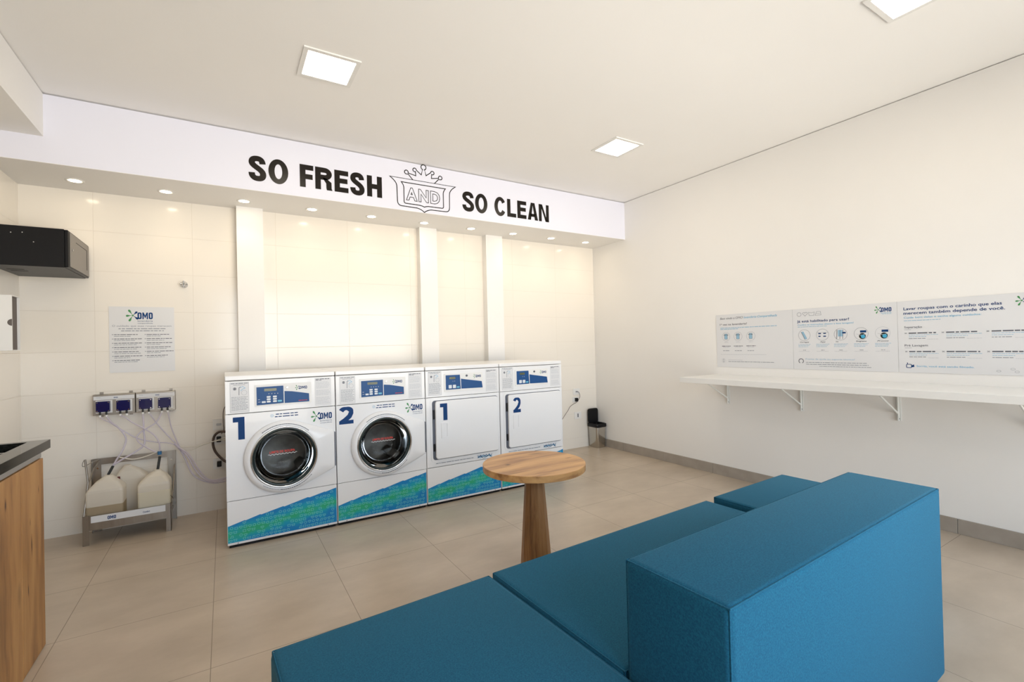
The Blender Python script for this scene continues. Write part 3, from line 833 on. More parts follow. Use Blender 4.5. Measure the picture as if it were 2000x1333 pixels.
    for j in range(10):
        zz = z1 - .098 - j * (z1 - z0 - .106) / 10
        greek(mb, fr, x0 + .008, x1 - rnd.uniform(.006, .02), zz, .003, d, 2)
    mb.build('instruction_sticker', [M_paper, M_greyd, M_grey, M_cyan], t)
    mb = MB(); mb.prism(rect(*sr), fr, 0, 0.0008); x0, x1, z0, z1 = sr
    ribbon(mb, rect(x0 + .001, x1 - .001, z0 + .001, z1 - .001), 0.0008, fr, d, 1, True)
    greek(mb, fr, x0 + .006, x1 - .006, z1 - .008, .0045, d, 2); greek(mb, fr, x0 + .006, x0 + .045, z1 - .016, .004, d, 2)
    for j in range(16):
        zz = z1 - .030 - j * (z1 - z0 - .036) / 16
        if j in (5, 10): continue
        greek(mb, fr, x0 + .008, x1 - rnd.uniform(.006, .022), zz, .0028, d, 1)
    mb.build('rules_sticker', [M_paper, M_greyl, M_greyd], t)

def num_decal(t, n, u0, u1, z0, z1, off):
    fr = FY(0, off, 0); mb = MB(); W_ = u1 - u0; Hh = z1 - z0
    if n == 1:
        a = u0 + 0.44 * W_
        mb.prism([(a, z0), (u1, z0), (u1, z1), (u0, z1), (u0, z1 - 0.22 * Hh), (a, z1 - 0.22 * Hh)], fr, 0, 0.0006)
        wb = [(a - .005, z0 - .005), (u1 + .005, z0 - .005), (u1 + .005, z1 + .005), (u0 - .005, z1 + .005), (u0 - .005, z1 - .22 * Hh - .005), (a - .005, z1 - .22 * Hh - .005)]
    else:
        sw = 0.27 * W_
        rx = W_ / 2 - sw / 2; rz = 0.30 * Hh; cx = u0 + W_ / 2 - 0.01 * W_; cz = z1 - rz
        cl = [(cx + rx * math.cos(R(a)) , cz + (rz - sw * .38) * math.sin(R(a))) for a in range(158, -30, -12)]
        cl += [(u0 + 0.72 * W_, z0 + 0.44 * Hh), (u0 + 0.42 * W_, z0 + 0.24 * Hh), (u0 + 0.14 * W_, z0 + 0.10 * Hh)]
        P_ = [Vector(p) for p in cl]
        n_ = len(P_)
        for i in range(n_ - 1):
            def side(i):
                t_ = (P_[min(i + 1, n_ - 1)] - P_[max(i - 1, 0)]).normalized(); nn = Vector((-t_.y, t_.x))
                w_ = sw * (abs(nn.x) * 1.0 + abs(nn.y) * .80)
                return P_[i] + nn * w_ / 2, P_[i] - nn * w_ / 2
            a, b_ = side(i); c_, d_ = side(i + 1)
            mb.prism([tuple(a), tuple(c_), tuple(d_), tuple(b_)], fr, 0, 0.0006)
        mb.prism([(u0, z0), (u1, z0), (u1, z0 + .22 * Hh), (u0, z0 + .20 * Hh)], fr, 0, 0.0009)
    return mb.build('number_decal', M_navy, t)

def make_washer(n, x, label):
    t = thing('washing_machine', label, 'washing machine', (x, 3.6065, 0), 0, 'front loading washing machines')
    machine_shell(t, True); base_decal(t); control_panel(t, 'washer')
    CX, CZ, RH = 0.345, 0.562, 0.205
    N = 120
    A = [2 * pi * k / N for k in range(N)]
    # front panel with the round opening
    mb = MB()
    ring = lambda r, yy: [(CX + r * math.cos(a), yy, CZ + r * math.sin(a)) for a in A]
    out = []
    for a in A:
        rr = rect_radius(CX, CZ, 0, MW, 0.3095, 0.8740, a); out.append((CX + rr * math.cos(a), CZ + rr * math.sin(a)))
    for cx, cz in ((0, .3095), (MW, .3095), (MW, .8740), (0, .8740)):   # snap the nearest sample to each corner
        i = min(range(N), key=lambda k: (out[k][0] - cx) ** 2 + (out[k][1] - cz) ** 2); out[i] = (cx, cz)
    mb.rings([ring(RH - .012, 0.03), ring(RH - .012, 0.0), [(u, 0, v) for u, v in out], [(u, 0.012, v) for u, v in out]], True, False, False, smooth=False)
    mb.build('front_panel', M_white, t)
    # door: tear-shaped shell
    ext = [(0.672, 0.436), (0.672, 0.700)]
    O = [hull_radius(CX, CZ, 0.246, ext, a) for a in A]
    dr = MB(); rg = []
    for fr_, yy in ((None, 0.0), (1.0, 0.0), (1.0, -0.012), (0.985, -0.018), (0.9, -0.0245), ('p', -0.034), ('q', -0.037), (0.0, -0.034), ('in', -0.012)):
        row = []
        for a, o in zip(A, O):
            if fr_ is None: r_ = RH
            elif fr_ == 'p': r_ = RH + 0.020
            elif fr_ == 'q': r_ = RH + 0.008
            elif fr_ == 'in': r_ = RH - 0.004
            elif fr_ == 0.0: r_ = RH
            else: r_ = max(RH + 0.03, o - (1 - fr_) * min(0.25, o - RH)) if fr_ < 1 else o
            row.append((CX + r_ * math.cos(a), yy, CZ + r_ * math.sin(a)))
        rg.append(row)
    dr.rings(rg, True, False, False, smooth=True)
    door = dr.build('door', M_white, t)
    MB().box(0.668, 0.680, -0.012, 0.0, 0.445, 0.690, 0.002, 1).build('door_handle', M_greyd, door)
    MB().lathe([(RH + .002, -0.036), (RH + .003, -0.040), (RH - .004, -0.042), (RH - .008, -0.036)], (CX, 0, CZ), 'y', 80, cap0=False, cap1=False).build('door_trim', M_chrome, door)
    MB().lathe([(RH - .006, -0.036), (RH - .009, -0.0385), (RH - .020, -0.036), (RH - .024, -0.030), (RH - .026, -.012), (RH - .024, 0.02), (RH - .002, 0.02)], (CX, 0, CZ), 'y', 80, cap0=False, cap1=False).build('door_gasket', M_ring, door)
    # glass bowl pushed into the drum
    MB().lathe([(RH - .024, -0.026), (RH - .036, 0.000), (RH - .048, 0.040), (RH - .070, 0.085), (RH - .10, 0.098), (0.04, 0.102), (0.001, 0.102)], (CX, 0, CZ), 'y', 80, cap0=False, cap1=False).build('porthole', M_glass, door)
    g2 = MB().lathe([(RH - .026, -0.022), (RH - .12, -0.025), (0.001, -0.026)], (CX, 0, CZ), 'y', 80, cap0=False, cap1=False)
    g2.build('porthole_cover', M_glass2, door)
    fr = FY(0, -0.0275, 0); mb = MB()
    text(mb, fr, 'LIMITE DE ROUPA', 0.252, 0.408, 0.592, 0.0155, 0, 0, bold=0.015)
    z = [(0.242 + 0.18 * k / 56, 0.583 + 0.0032 * math.sin(2 * pi * 8.5 * k / 56)) for k in range(57)]
    ribbon(mb, z, 0.0026, fr, 0, 1)
    mb.build('limit_marking', [M_red, M_paper], door)
    # drum
    MB().lathe([(RH - .012, 0.022), (RH - .014, 0.045), (RH - .024, 0.06), (0.236, 0.064), (0.243, 0.075)], (CX, 0, CZ), 'y', 64, cap0=False, cap1=False).build('drum_boot', M_rubber, door)
    dm = MB(); dm.lathe([(0.245, 0.075), (0.245, 0.12), (0.245, 0.44), (0.22, 0.47), (0.001, 0.47)], (CX, 0, CZ), 'y', 64, cap0=False, cap1=False)
    for a in (75, 195, 315):
        mm = Matrix.Translation((CX, 0, CZ)) @ Matrix.Rotation(R(-a), 4, 'Y')
        dm.box(0.17, 0.243, 0.10, 0.44, -0.035, 0.035, 0.02, 3, mat=mm)
    dm.build('drum', M_drum, t)
    # printed rows following the door ring
    mb = MB()
    def arc_print(r_, a0, a1, h, dark):
        a = a0; s = 1 if a1 > a0 else -1
        while (a1 - a) * s > 0:
            L = rnd.uniform(1.2, 4.2) * s
            pts = [(CX + r_ * math.cos(R(a + L * k / 3)), CZ + r_ * math.sin(R(a + L * k / 3))) for k in range(4)]
            ribbon(mb, pts, h, FY(0, -0.0355, 0), 0.0025, dark)
            a += L + 0.55 * s
    arc_print(RH + 0.018, 128, 48, 0.0045, 0); arc_print(RH + 0.016, 232, 262, 0.0035, 1); arc_print(RH + 0.016, 262, 292, 0.0048, 0); arc_print(RH + 0.016, 292, 318, 0.0035, 0)
    mb.build('ring_print', [M_greyd, M_grey], door)
    mb = MB(); logo(mb, FY(0, 0, 0), 0.520, 0.660, 0.790, 0.834, 0.0008, sub=('lavanderia', 'compartilhada'))
    mb.build('logo', [M_navy, M_green], t)
    mb = MB(); greek(mb, FY(0, 0, 0), 0.296, 0.434, 0.852, 0.006, 0.0008, 1); greek(mb, FY(0, 0, 0), 0.290, 0.438, 0.835, 0.006, 0.0008, 1)
    for k in range(9):
        a = k * 40
        ribbon(mb, [(0.273 + .004 * math.cos(R(a)), 0.844 + .004 * math.sin(R(a))), (0.273 + .012 * math.cos(R(a + 20)), 0.844 + .012 * math.sin(R(a + 20)))], .002, FY(0, 0, 0), .0008, 0)
    mb.build('slogan_print', [M_cyanl, M_navy], t)
    return t

def make_dryer(n, x, label):
    t = thing('clothes_dryer', label, 'clothes dryer', (x, 3.6065, 0), 0, 'front loading clothes dryers')
    machine_shell(t, False); base_decal(t); control_panel(t, 'dryer')
    MB().box(0, MW, 0, 0.012, 0.3095, 0.8740, 0.0025, 1).build('front_panel', M_white, t)
    F0 = FY(0, 0, 0)
    mb = MB(); mb.prism(rrect(0.036, 0.668, 0.352, 0.866, 0.025, 6), F0, 0, 0.003); mb.build('door_surround', M_white, t)
    mb = MB(); mb.prism(rrect(0.052, 0.660, 0.368, 0.850, 0.022, 6), F0, 0.003, 0.006); mb.build('door_gasket', M_greyd, t)
    # door slab with rounded corners
    dr = MB()
    o = rrect(0.074, 0.656, 0.374, 0.845, 0.022, 6); i_ = rrect(0.079, 0.651, 0.379, 0.840, 0.018, 6)
    dr.rings([[(u, -0.004, v) for u, v in o], [(u, -0.017, v) for u, v in o], [(u, -0.0215, v) for u, v in i_]], True, False, True, smooth=False)
    door = dr.build('door', M_white, t)
    for z0, z1 in ((0.700, 0.775), (0.44, 0.50)): MB().prism(rect(0.055, 0.072, z0, z1), F0, 0.006, 0.010).build('hinge', M_black, t)
    FD = FY(0, -0.0215, 0)
    hd = MB()
    o = rrect(0.120, 0.180, 0.540, 0.668, 0.006, 3); i_ = rrect(0.132, 0.172, 0.552, 0.658, 0.004, 3)
    n_ = len(o)
    hd.rings([[FD(u, v, 0) for u, v in o], [FD(u, v, 0.004) for u, v in o], [FD(u, v, 0.004) for u, v in i_], [FD(u, v, 0.0005) for u, v in i_]], True, False, True, smooth=False)
    hd.build('door_handle', M_white, door)
    mb = MB(); greek(mb, F0, 0.075, 0.415, 0.338, 0.006, 0.0035, 0)
    for q in range(5):
        pts = [(0.455 + .14 * k / 10, 0.336 + 0.010 * math.sin(k * (1.1 + .5 * q) + q * 2) + (q - 2) * .003) for k in range(11)]
        ribbon(mb, pts, .0022, F0, .0035, 1 if q % 2 else 2)
    mb.build('slogan_print', [M_grey, M_cyan, M_navy], t)
    return t, door

W1 = make_washer(1, -0.0004, 'white front-load washer numbered 1 in blue with a round glass door')
num_decal(W1, 1, 0.042, 0.109, 0.705, 0.854, 0.0)
def copy_tree(o, parent=None):
    c = o.copy(); COL.objects.link(c)
    if parent: c.parent = parent
    for ch in list(o.children): copy_tree(ch, c)
    return c
W2 = copy_tree(W1)
W2.location.x = 0.6896
W2['label'] = 'white front-load washer numbered 2 in blue with a round glass door'
for ch in list(W2.children):
    if ch.name.startswith('number_decal'): bpy.data.objects.remove(ch)
num_decal(W2, 2, 0.020, 0.122, 0.735, 0.860, 0.0)
D1, dd1 = make_dryer(1, 1.3796, 'white dryer numbered 1 in blue with a square white door')
D2 = copy_tree(D1)
D2.location.x = 2.0696
D2['label'] = 'white dryer numbered 2 in blue with a square white door'
dd2 = [c for c in D2.children if c.name.startswith('door') and not c.name.startswith('door_')][0]
num_decal(D1, 1, 0.112, 0.176, 0.686, 0.824, -0.0215)
num_decal(D2, 2, 0.122, 0.200, 0.683, 0.815, -0.0215)

# ---------------------------------------------------------------- round side table
t = thing('side_table', 'round wooden side table on a tapered pedestal in front of the blue sofa', 'side table', (1.489, 2.226, 0))
TT = 0.62
MB().lathe([(0.2885, TT - .036), (0.290, TT - .0345), (0.290, TT - .0015), (0.2885, TT), (0.001, TT)], n=96, cap1=False, smooth=False).build('tabletop', M_woodt, t)
MB().lathe([(0.092, 0.0), (0.090, 0.02), (0.050, TT - .036)], n=10, smooth=False).build('pedestal', M_woodl, t)

# ---------------------------------------------------------------- sofa modules
def cushion(x0, x1, y0, y1, z0, z1, bev=0.020):
    mb = MB(); mb.box(x0, x1, y0, y1, z0, z1, bev, 4, smooth=True)
    r = 0.0022; e = bev * .30
    xs, ys, zt = (x0 + e, x1 - e), (y0 + e, y1 - e), z1 - e
    c4 = [(xs[0], ys[0], zt), (xs[1], ys[0], zt), (xs[1], ys[1], zt), (xs[0], ys[1], zt)]
    for k in range(4): mb.tube([c4[k], c4[(k + 1) % 4]], r, 6, sub=1)
    for p in c4: mb.tube([p, (p[0], p[1], z0 + bev)], r, 6, sub=1)
    return mb

s1 = thing('ottoman', 'low blue upholstered bench module nearest the camera, without a backrest', 'ottoman', (0.100, 1.552, 0), R(3.0), 'blue modular seating')
cushion(0.0, 0.748, -1.02, 0.0, 0.06, 0.42).build('cushion', M_fab, s1)
def feet(xs, ys, par):
    for x in xs:
        for y in ys: MB().box(x - .02, x + .02, y - .02, y + .02, 0, 0.06).build('foot', M_black, par)
feet((0.06, 0.69), (-0.07, -0.95), s1)
s2 = thing('sofa', 'blue upholstered sofa module with a thick square backrest seen from behind', 'sofa', (0.860, 1.600, 0), R(2.3), 'blue modular seating')
cushion(0.0, 1.370, -0.682, 0.0, 0.06, 0.42).build('seat', M_fab, s2)
cushion(0.002, 1.362, -0.984, -0.684, 0.03, 0.72, 0.018).build('backrest', M_fab, s2)
feet((0.07, 1.30), (-0.08, -0.60), s2)
for x in (0.07, 1.30): MB().box(x - .02, x + .02, -0.92, -0.88, 0, 0.03).build('foot', M_black, s2)
s3 = thing('ottoman', 'low blue upholstered bench module at the far end behind the backrest, slightly higher', 'ottoman', (2.248, 1.627, 0), R(1.9), 'blue modular seating')
cushion(0.0, 0.72, -0.66, 0.0, 0.06, 0.442).build('cushion', M_fab, s3)
feet((0.06, 0.66), (-0.07, -0.58), s3)

# ---------------------------------------------------------------- wall shelf on the right
tag(MB().box(3.50, XR, 0.10, 2.840, 0.915, 0.962, 0.002, 1).build('shelf_board', M_lam), 'long thick white folding shelf along the right wall under the instruction boards', 'shelf')
for i, (yb, lab) in enumerate(((2.718, 'white triangular bracket under the shelf, farthest from the camera'), (2.060, 'white triangular bracket under the shelf, second from its far end'),
                               (1.409, 'white triangular bracket under the shelf, third from its far end'), (0.757, 'white triangular bracket under the shelf at the right edge of the photo'))):
    t = thing('shelf_bracket', lab, 'bracket', (XR, yb, 0.915), 0, 'brackets under the white shelf')
    MB().box(-0.004, 0, -0.014, 0.014, -0.222, 0.0).box(-0.020, -0.004, -0.003, 0.003, -0.222, 0).build('wall_leg', M_brkt, t)
    MB().box(-0.36, 0, -0.014, 0.014, -0.004, 0.0).build('arm', M_brkt, t)
    MB().tube([(-0.006, 0, -0.175), (-0.33, 0, -0.004)], 0.0065, 8, sub=1).build('brace', M_brkt, t)
    MB().lathe([(0.006, -0.004), (0.006, -0.007), (0.002, -0.008)], (0, 0, -0.208), 'x', 12).build('screw', M_greyd, t)

# ---------------------------------------------------------------- instruction boards on the right wall
MT = [M_board, M_navy, M_cyan, M_grey, M_greyl, M_greyd, M_cyanl, M_green, M_ring]
def board(y_far, y_near, label, fill):
    t = thing('instruction_board', label, 'instruction board', (XR - 0.0006, y_far, 1.0334), 0, 'printed instruction boards in a row on the right wall')
    W_ = y_far - y_near
    MB().box(-0.003, 0, -(W_ - 0.0015), 0, 0, 0.4932).build('board', M_board, t)
    mb = MB(); fill(mb, FX(0, -0.003, 0), W_)
    mb.build('print', MT, t)
    return t
Z0 = 1.0334
def U(y0): return lambda y: y0 - y
def b1(mb, fr, W_):
    u = U(2.8225); z = lambda q: q - Z0
    text(mb, fr, 'Bem vindo a OMO', u(2.780), u(2.551), z(1.480), 0.020, .0006, 5, shear=.3)
    text(mb, fr, 'lavanderia Compartilhada', u(2.542), u(2.241), z(1.480), 0.019, .0006, 2, shear=.3)
    text(mb, fr, '1ª vez na lavanderia?', u(2.783), u(2.512), z(1.424), 0.017, .0006, 5, bold=.012)
    greek(mb, fr, u(2.779), u(2.244), z(1.400), .006, .0006, 6); greek(mb, fr, u(2.779), u(2.60), z(1.388), .006, .0006, 6)
    for y in (2.722, 2.602, 2.479):
        ribbon(mb, circ(u(y), z(1.318), .040, 24), .0018, fr, .0006, 3, True)
        mb.flat(rrect(u(y) - .016, u(y) + .014, z(1.318) - .024, z(1.318) + .026, .003, 3), fr, .0006, 6)
        ribbon(mb, rrect(u(y) - .016, u(y) + .014, z(1.318) - .024, z(1.318) + .026, .003, 3), .002, fr, .0009, 5, True)
        greek(mb, fr, u(y) - .024, u(y) + .024, z(1.333), .005, .0012, 5)
        greek(mb, fr, u(y) - .02, u(y) + .02, z(1.266), .004, .0006, 4); greek(mb, fr, u(y) - .044, u(y) + .044, z(1.230), .0055, .0006, 5)
        greek(mb, fr, u(y) - .034, u(y) + .034, z(1.219), .0045, .0006, 4); greek(mb, fr, u(y) - .034, u(y) + .034, z(1.187), .0055, .0006, 3)
    greek(mb, fr, u(2.781), u(2.342), z(1.151), .003, .0006, 4)
    ribbon(mb, circ(u(2.753), z(1.094), .020, 20), .0014, fr, .0006, 4, True)
    ribbon(mb, rrect(u(2.753) - .007, u(2.753) + .007, z(1.094) - .013, z(1.094) + .013, .003, 3), .003, fr, .0006, 3, True)
    greek(mb, fr, u(2.705), u(2.56), z(1.100), .004, .0006, 4); greek(mb, fr, u(2.705), u(2.273), z(1.085), .0048, .0006, 3)
def b2(mb, fr, W_):
    u = U(2.112); z = lambda q: q - Z0
    y = 2.059; ribbon(mb, circ(u(y), z(1.482), .016, 16), .003, fr, .0006, 3, True)
    ribbon(mb, heart(u(2.013), z(1.484), .019), .003, fr, .0006, 3, True)
    c = u(1.964); ribbon(mb, [(c - .022, z(1.495)), (c - .017, z(1.468)), (c + .017, z(1.468)), (c + .022, z(1.495)), (c, z(1.490))], .0025, fr, .0006, 3, True)
    c = u(1.915); ribbon(mb, [(c - .022, z(1.468)), (c + .022, z(1.468)), (c + .018, z(1.497)), (c - .01, z(1.497))], .0025, fr, .0006, 3, True)
    ribbon(mb, [(c - .016, z(1.482)), (c + .016, z(1.482))], .0022, fr, .0006, 3)
    text(mb, fr, 'Já está habilitado para usar?', u(2.076), u(1.698), z(1.4155), 0.019, .0006, 1, bold=.015)
    text(mb, fr, 'Confira as instruções abaixo e boa lavagem!', u(2.074), u(1.670), z(1.390), 0.011, .0006, 2)
    greek(mb, fr, u(2.073), u(1.85), z(1.379), .004, .0006, 6)
    cap = ['Carregue', 'App', 'Qr Code', 'Programe', 'Pronto']
    for k, y in enumerate((2.023, 1.887, 1.759, 1.623, 1.489)):
        ribbon(mb, circ(u(y), z(1.311), .045, 28), .0022, fr, .0006, 3 if k != 4 else 4, True)
        if k == 0:
            mb.flat([(u(y) - .022, z(1.338)), (u(y) - .006, z(1.342)), (u(y) + .022, z(1.282)), (u(y) + .004, z(1.276))], fr, .0008, 6)
            ribbon(mb, [(u(y) - .024, z(1.338)), (u(y) - .01, z(1.31)), (u(y) + .004, z(1.276))], .003, fr, .001, 5)
        elif k == 1:
            for dx in (-.020, .016):
                for dz in (.010, -.012): greek(mb, fr, u(y) + dx - .010, u(y) + dx + .010, z(1.311) + dz, .008, .0008, 1)
            ribbon(mb, [(u(y) - .042, z(1.329)), (u(y) + .042, z(1.329))], .0018, fr, .0008, 3)
        elif k == 2:
            mb.flat(rect(u(y) - .018, u(y) + .014, z(1.294), z(1.344)), fr, .0008, 6)
            for dx in (-.024, -.002, .018): ribbon(mb, [(u(y) + dx, z(1.345)), (u(y) + dx - .004, z(1.275))], .003, fr, .001, 5)
            greek(mb, fr, u(y) + .012, u(y) + .036, z(1.322), .012, .0012, 1)
        else:
            mb.flat(rect(u(y) - .006, u(y) + .034, z(1.319), z(1.335)), fr, .0010, 1)
            mb.flat(circ(u(y) + .008, z(1.293), .022, 14), fr, .0008, 8 if k == 3 else 8)
            mb.flat(circ(u(y) + .012, z(1.290), .014, 12), fr, .0010, 2)
            ribbon(mb, [(u(y) - .03, z(1.31)), (u(y) - .004, z(1.30)), (u(y) + .03, z(1.306))], .003, fr, .001, 4)
        text(mb, fr, cap[k], u(y) - (.020 if k == 1 else .034), u(y) + (.020 if k == 1 else .034), z(1.250), 0.010, .0006, 5, shear=.25, bold=.01)
        for q in range(3): greek(mb, fr, u(y) - .048, u(y) + .048 - .01 * q, z(1.237 - q * .010), .0032, .0006, 6)
        greek(mb, fr, u(y) - .012, u(y) + .012, z(1.190), .004, .0006, 3); greek(mb, fr, u(y) - .045, u(y) + .040, z(1.181), .0024, .0006, 4)
    ribbon(mb, circ(u(2.053), z(1.101), .018, 20, -60, 240), .0055, fr, .0006, 5)
    text(mb, fr, 'Precisa de ajuda ou suporte técnico?', u(2.018), u(1.668), z(1.112), .0115, .0006, 6)
    greek(mb, fr, u(2.015), u(1.592), z(1.091), .0048, .0006, 3); greek(mb, fr, u(2.015), u(1.581), z(1.076), .0048, .0006, 3); greek(mb, fr, u(1.916), u(1.558), z(1.061), .004, .0006, 3)
    logo(mb, fr, u(1.535), u(1.433), z(1.463), z(1.493), .0006, True, 1, 7)
    greek(mb, fr, u(1.497), u(1.434), z(1.455), .004, .0006, 6); greek(mb, fr, u(1.49), u(1.434), z(1.447), .003, .0006, 6)
def b3(mb, fr, W_):
    u = U(1.3997); z = lambda q: q - Z0
    text(mb, fr, 'Lavar roupas com o carinho que elas', u(1.364), u(0.879), z(1.4635), .0195, .0006, 1, bold=.015)
    text(mb, fr, 'merecem também depende de você.', u(1.365), u(0.866), z(1.433), .0195, .0006, 1, bold=.015)
    text(mb, fr, 'Cuide bem delas e tenha alguns cuidados:', u(1.364), u(0.972), z(1.406), .012, .0006, 2)
    greek(mb, fr, u(1.364), u(1.168), z(1.391), .004, .0006, 6)
    text(mb, fr, 'Separação', u(1.363), u(1.265), z(1.339), .014, .0006, 5, bold=.008)
    text(mb, fr, 'Pré Lavagem', u(1.363), u(1.237), z(1.213), .014, .0006, 5, bold=.008)
    ribbon(mb, [(u(1.363), z(1.329)), (u(1.325), z(1.329))], .002, fr, .0006, 3); ribbon(mb, [(u(1.363), z(1.203)), (u(1.325), z(1.203))], .002, fr, .0006, 3)
    for z_ in (1.304, 1.178):
        for y0, y1 in ((1.339, 1.193), (1.142, 0.982), (0.928, 0.780)):
            for a in (45, 135, 0):
                c = u(y0 + .016)
                ribbon(mb, [(c - .007 * math.cos(R(a)), z(z_) - .007 * math.sin(R(a))), (c + .007 * math.cos(R(a)), z(z_) + .007 * math.sin(R(a)))], .002, fr, .0006, 3)
            greek(mb, fr, u(y0), u(y1), z(z_), .0075, .0006, 5)
            greek(mb, fr, u(y0), u(y1 - .01), z(z_ - .012), .003, .0006, 6); greek(mb, fr, u(y0), u(y1 + .05), z(z_ - .024), .003, .0006, 6)
            greek(mb, fr, u(y0), u(y0 - .09), z(z_ - .037), .0045, .0006, 3); greek(mb, fr, u(y0 - .10), u(y1 - .01), z(z_ - .042), .0022, .0006, 4)
    c = u(1.339); ribbon(mb, rrect(c - .017, c + .010, z(1.067), z(1.090), .004, 3), .004, fr, .0006, 1, True)
    mb.flat([(c + .008, z(1.080)), (c + .024, z(1.090)), (c + .026, z(1.072)), (c + .010, z(1.070))], fr, .0008, 1)
    ribbon(mb, [(c - .012, z(1.088)), (c - .012, z(1.102))], .004, fr, .0006, 1)
    text(mb, fr, 'Sorria, você está sendo filmado.', u(1.301), u(1.011), z(1.073), .0115, .0006, 2)
    for y, zz in ((.902, 1.058), (.841, 1.072), (.824, 1.056)): ribbon(mb, rrect(u(y) - .009, u(y) + .009, z(zz) - .005, z(zz) + .005, .0045, 4), .0015, fr, .0006, 3, True)
    logo(mb, fr, u(.822), u(.715), z(1.462), z(1.495), .0006, True, 1, 7)
board(2.8225, 2.112, 'white printed board with three small circles, at the far end of the row', b1)
board(2.112, 1.3997, 'white printed board with five round step icons, middle of the row on the right wall', b2)
board(1.3997, 0.690, 'white printed board with a two-line blue heading, nearest the camera and cut by the frame', b3)

# ---------------------------------------------------------------- sign on the back wall
t = thing('wall_notice', 'small square white notice on the tiled wall above the dosing pumps', 'notice', (-0.729, YB, 1.151))
MB().box(0, 0.397, -0.003, 0, 0, 0.498).build('sheet', M_paper, t)
mb = MB(); fr = FY(0, -0.003, 0)
logo(mb, fr, 0.100, 0.262, 0.404, 0.455, .0006, True, 0, 1, sub=('lavanderia', 'compartilhada'))
text(mb, fr, 'O cuidado que suas roupas merecem', 0.018, 0.378, 0.345, 0.014, .0006, 3)
greek(mb, fr, 0.055, 0.345, 0.330, 0.006, .0006, 3); greek(mb, fr, 0.070, 0.330, 0.314, 0.006, .0006, 3)
for cx in (0.028, 0.222):
    for k in range(7 if cx < .1 else 6):
        z = 0.286 - k * 0.0325
        greek(mb, fr, cx - .012, cx - .004, z, .005, .0006, 3)
        greek(mb, fr, cx, cx + rnd.uniform(.13, .168), z, .0045, .0006, 2); greek(mb, fr, cx, cx + rnd.uniform(.07, .165), z - .0125, .004, .0006, 3)
mb.build('print', [M_navy, M_green, M_greyd, M_grey], t)

# ---------------------------------------------------------------- wall valve
t = thing('stopcock', 'small chrome cross-handle stopcock on the tiled wall right of the notice', 'valve', (-0.264, YB, 1.832))
MB().lathe([(0.027, 0), (0.027, -0.004), (0.020, -0.012), (0.010, -0.016), (0.009, -0.045)], axis='y', n=28).build('escutcheon', M_chrome, t)
mb = MB()
for a in (0, 90):
    mb.tube([(-0.026 * math.cos(R(a)), -0.05, -0.026 * math.sin(R(a))), (0.026 * math.cos(R(a)), -0.05, 0.026 * math.sin(R(a)))], 0.0055, 10, sub=1)
mb.lathe([(0.010, -0.042), (0.010, -0.058), (0.006, -0.061)], axis='y', n=16)
mb.build('handle', M_chrome, t)

# ---------------------------------------------------------------- black wall cabinet
t = thing('network_cabinet', 'black metal wall cabinet mounted high in the left corner', 'cabinet', (XL, 4.02, 1.848))
MB().box(0, 0.350, 0.0, 0.535, 0, 0.245, 0.002, 1).build('body', M_black, t)
mb = MB(); mb.box(0.350, 0.368, 0.003, 0.532, 0.003, 0.242, 0.003, 1).build('frame', M_black, t)
dr = MB().box(0.3685, 0.3725, 0.03, 0.52, 0.012, 0.232, 0.001, 1)
dr = dr.build('door', mat('satin_grey_door', (0.22, 0.20, 0.18), 0.4, 0.3), t)
mb = MB()
for z0, z1, y0, y1 in ((0.190, 0.194, 0.17, 0.45), (0.05, 0.194, 0.450, 0.462)): mb.box(0.3725, 0.3732, y0, y1, z0, z1)
mb.build('door_recess', M_dark, dr)
MB().lathe([(0.007, 0.3725), (0.007, 0.378)], (0, 0.075, 0.125), 'x', 12).build('lock', M_chrome, dr)
for x, z in ((0.16, 0.205), (0.21, 0.15), (0.02, 0.12), (0.11, 0.20)): MB().lathe([(0.003, 0.0), (0.003, -0.002)], (x, 0, z), 'y', 8).build('screw', M_chrome, t)
for y in (0.17, 0.24): MB().box(0.04, 0.12, y, y + 0.018, -0.0012, 0.0).build('vent_slot', M_dark, t)

# ---------------------------------------------------------------- white box on the left wall
t = thing('wall_dispenser', 'white wall box with a dark open side at the left edge of the photo', 'dispenser', (XL, 3.855, 1.325))
mb = MB(); Wd, Dp, Hh = 0.155, 0.125, 0.325
mb.box(0, Wd, 0.0, 0.004, 0, Hh).box(0, Wd, 0.004, Dp, 0, 0.005).box(0, Wd, 0.004, Dp, Hh - 0.005, Hh).box(0, Wd, Dp - 0.004, Dp, 0.005, Hh - 0.005)
mb.build('case', M_white2, t)
fr = FY(0, 0.0, 0)
mb = MB(); mb.flat(circ(Wd, 0.165, 0.020, 16, 90, 270), FY(0, 0, 0), 0.0006); mb.build('finger_notch', M_interior, t)
MB().box(0, Wd - 0.012, 0.0045, Dp - 0.0045, 0.0055, Hh - 0.0055).build('insert', M_interior, t)

# ---------------------------------------------------------------- sink cabinet and counter
t = thing('base_cabinet', 'oak-look base cabinet under the black counter at the left edge', 'cabinet', (XL, 0, 0))
MB().box(0.002, 0.486, 2.882, 2.900, 0.0, 0.835).box(0.002, 0.486, 1.30, 1.318, 0.0, 0.835).box(0.002, 0.486, 1.318, 2.882, 0.0, 0.018).box(0.002, 0.012, 1.318, 2.882, 0.018, 0.835).build('carcass', M_wood, t)
MB().box(0.488, 0.506, 2.634, 2.903, 0.004, 0.833, 0.001, 1).build('door', M_wood, t)
MB().box(0.488, 0.506, 2.100, 2.631, 0.004, 0.833, 0.001, 1).build('door', M_wood, t)
MB().box(0.488, 0.506, 1.300, 2.097, 0.004, 0.833, 0.001, 1).build('door', M_wood, t)
MB().box(0.470, 0.500, 1.300, 2.905, 0.836, 0.8715, 0.001, 1).build('handle_profile', M_alu, t)
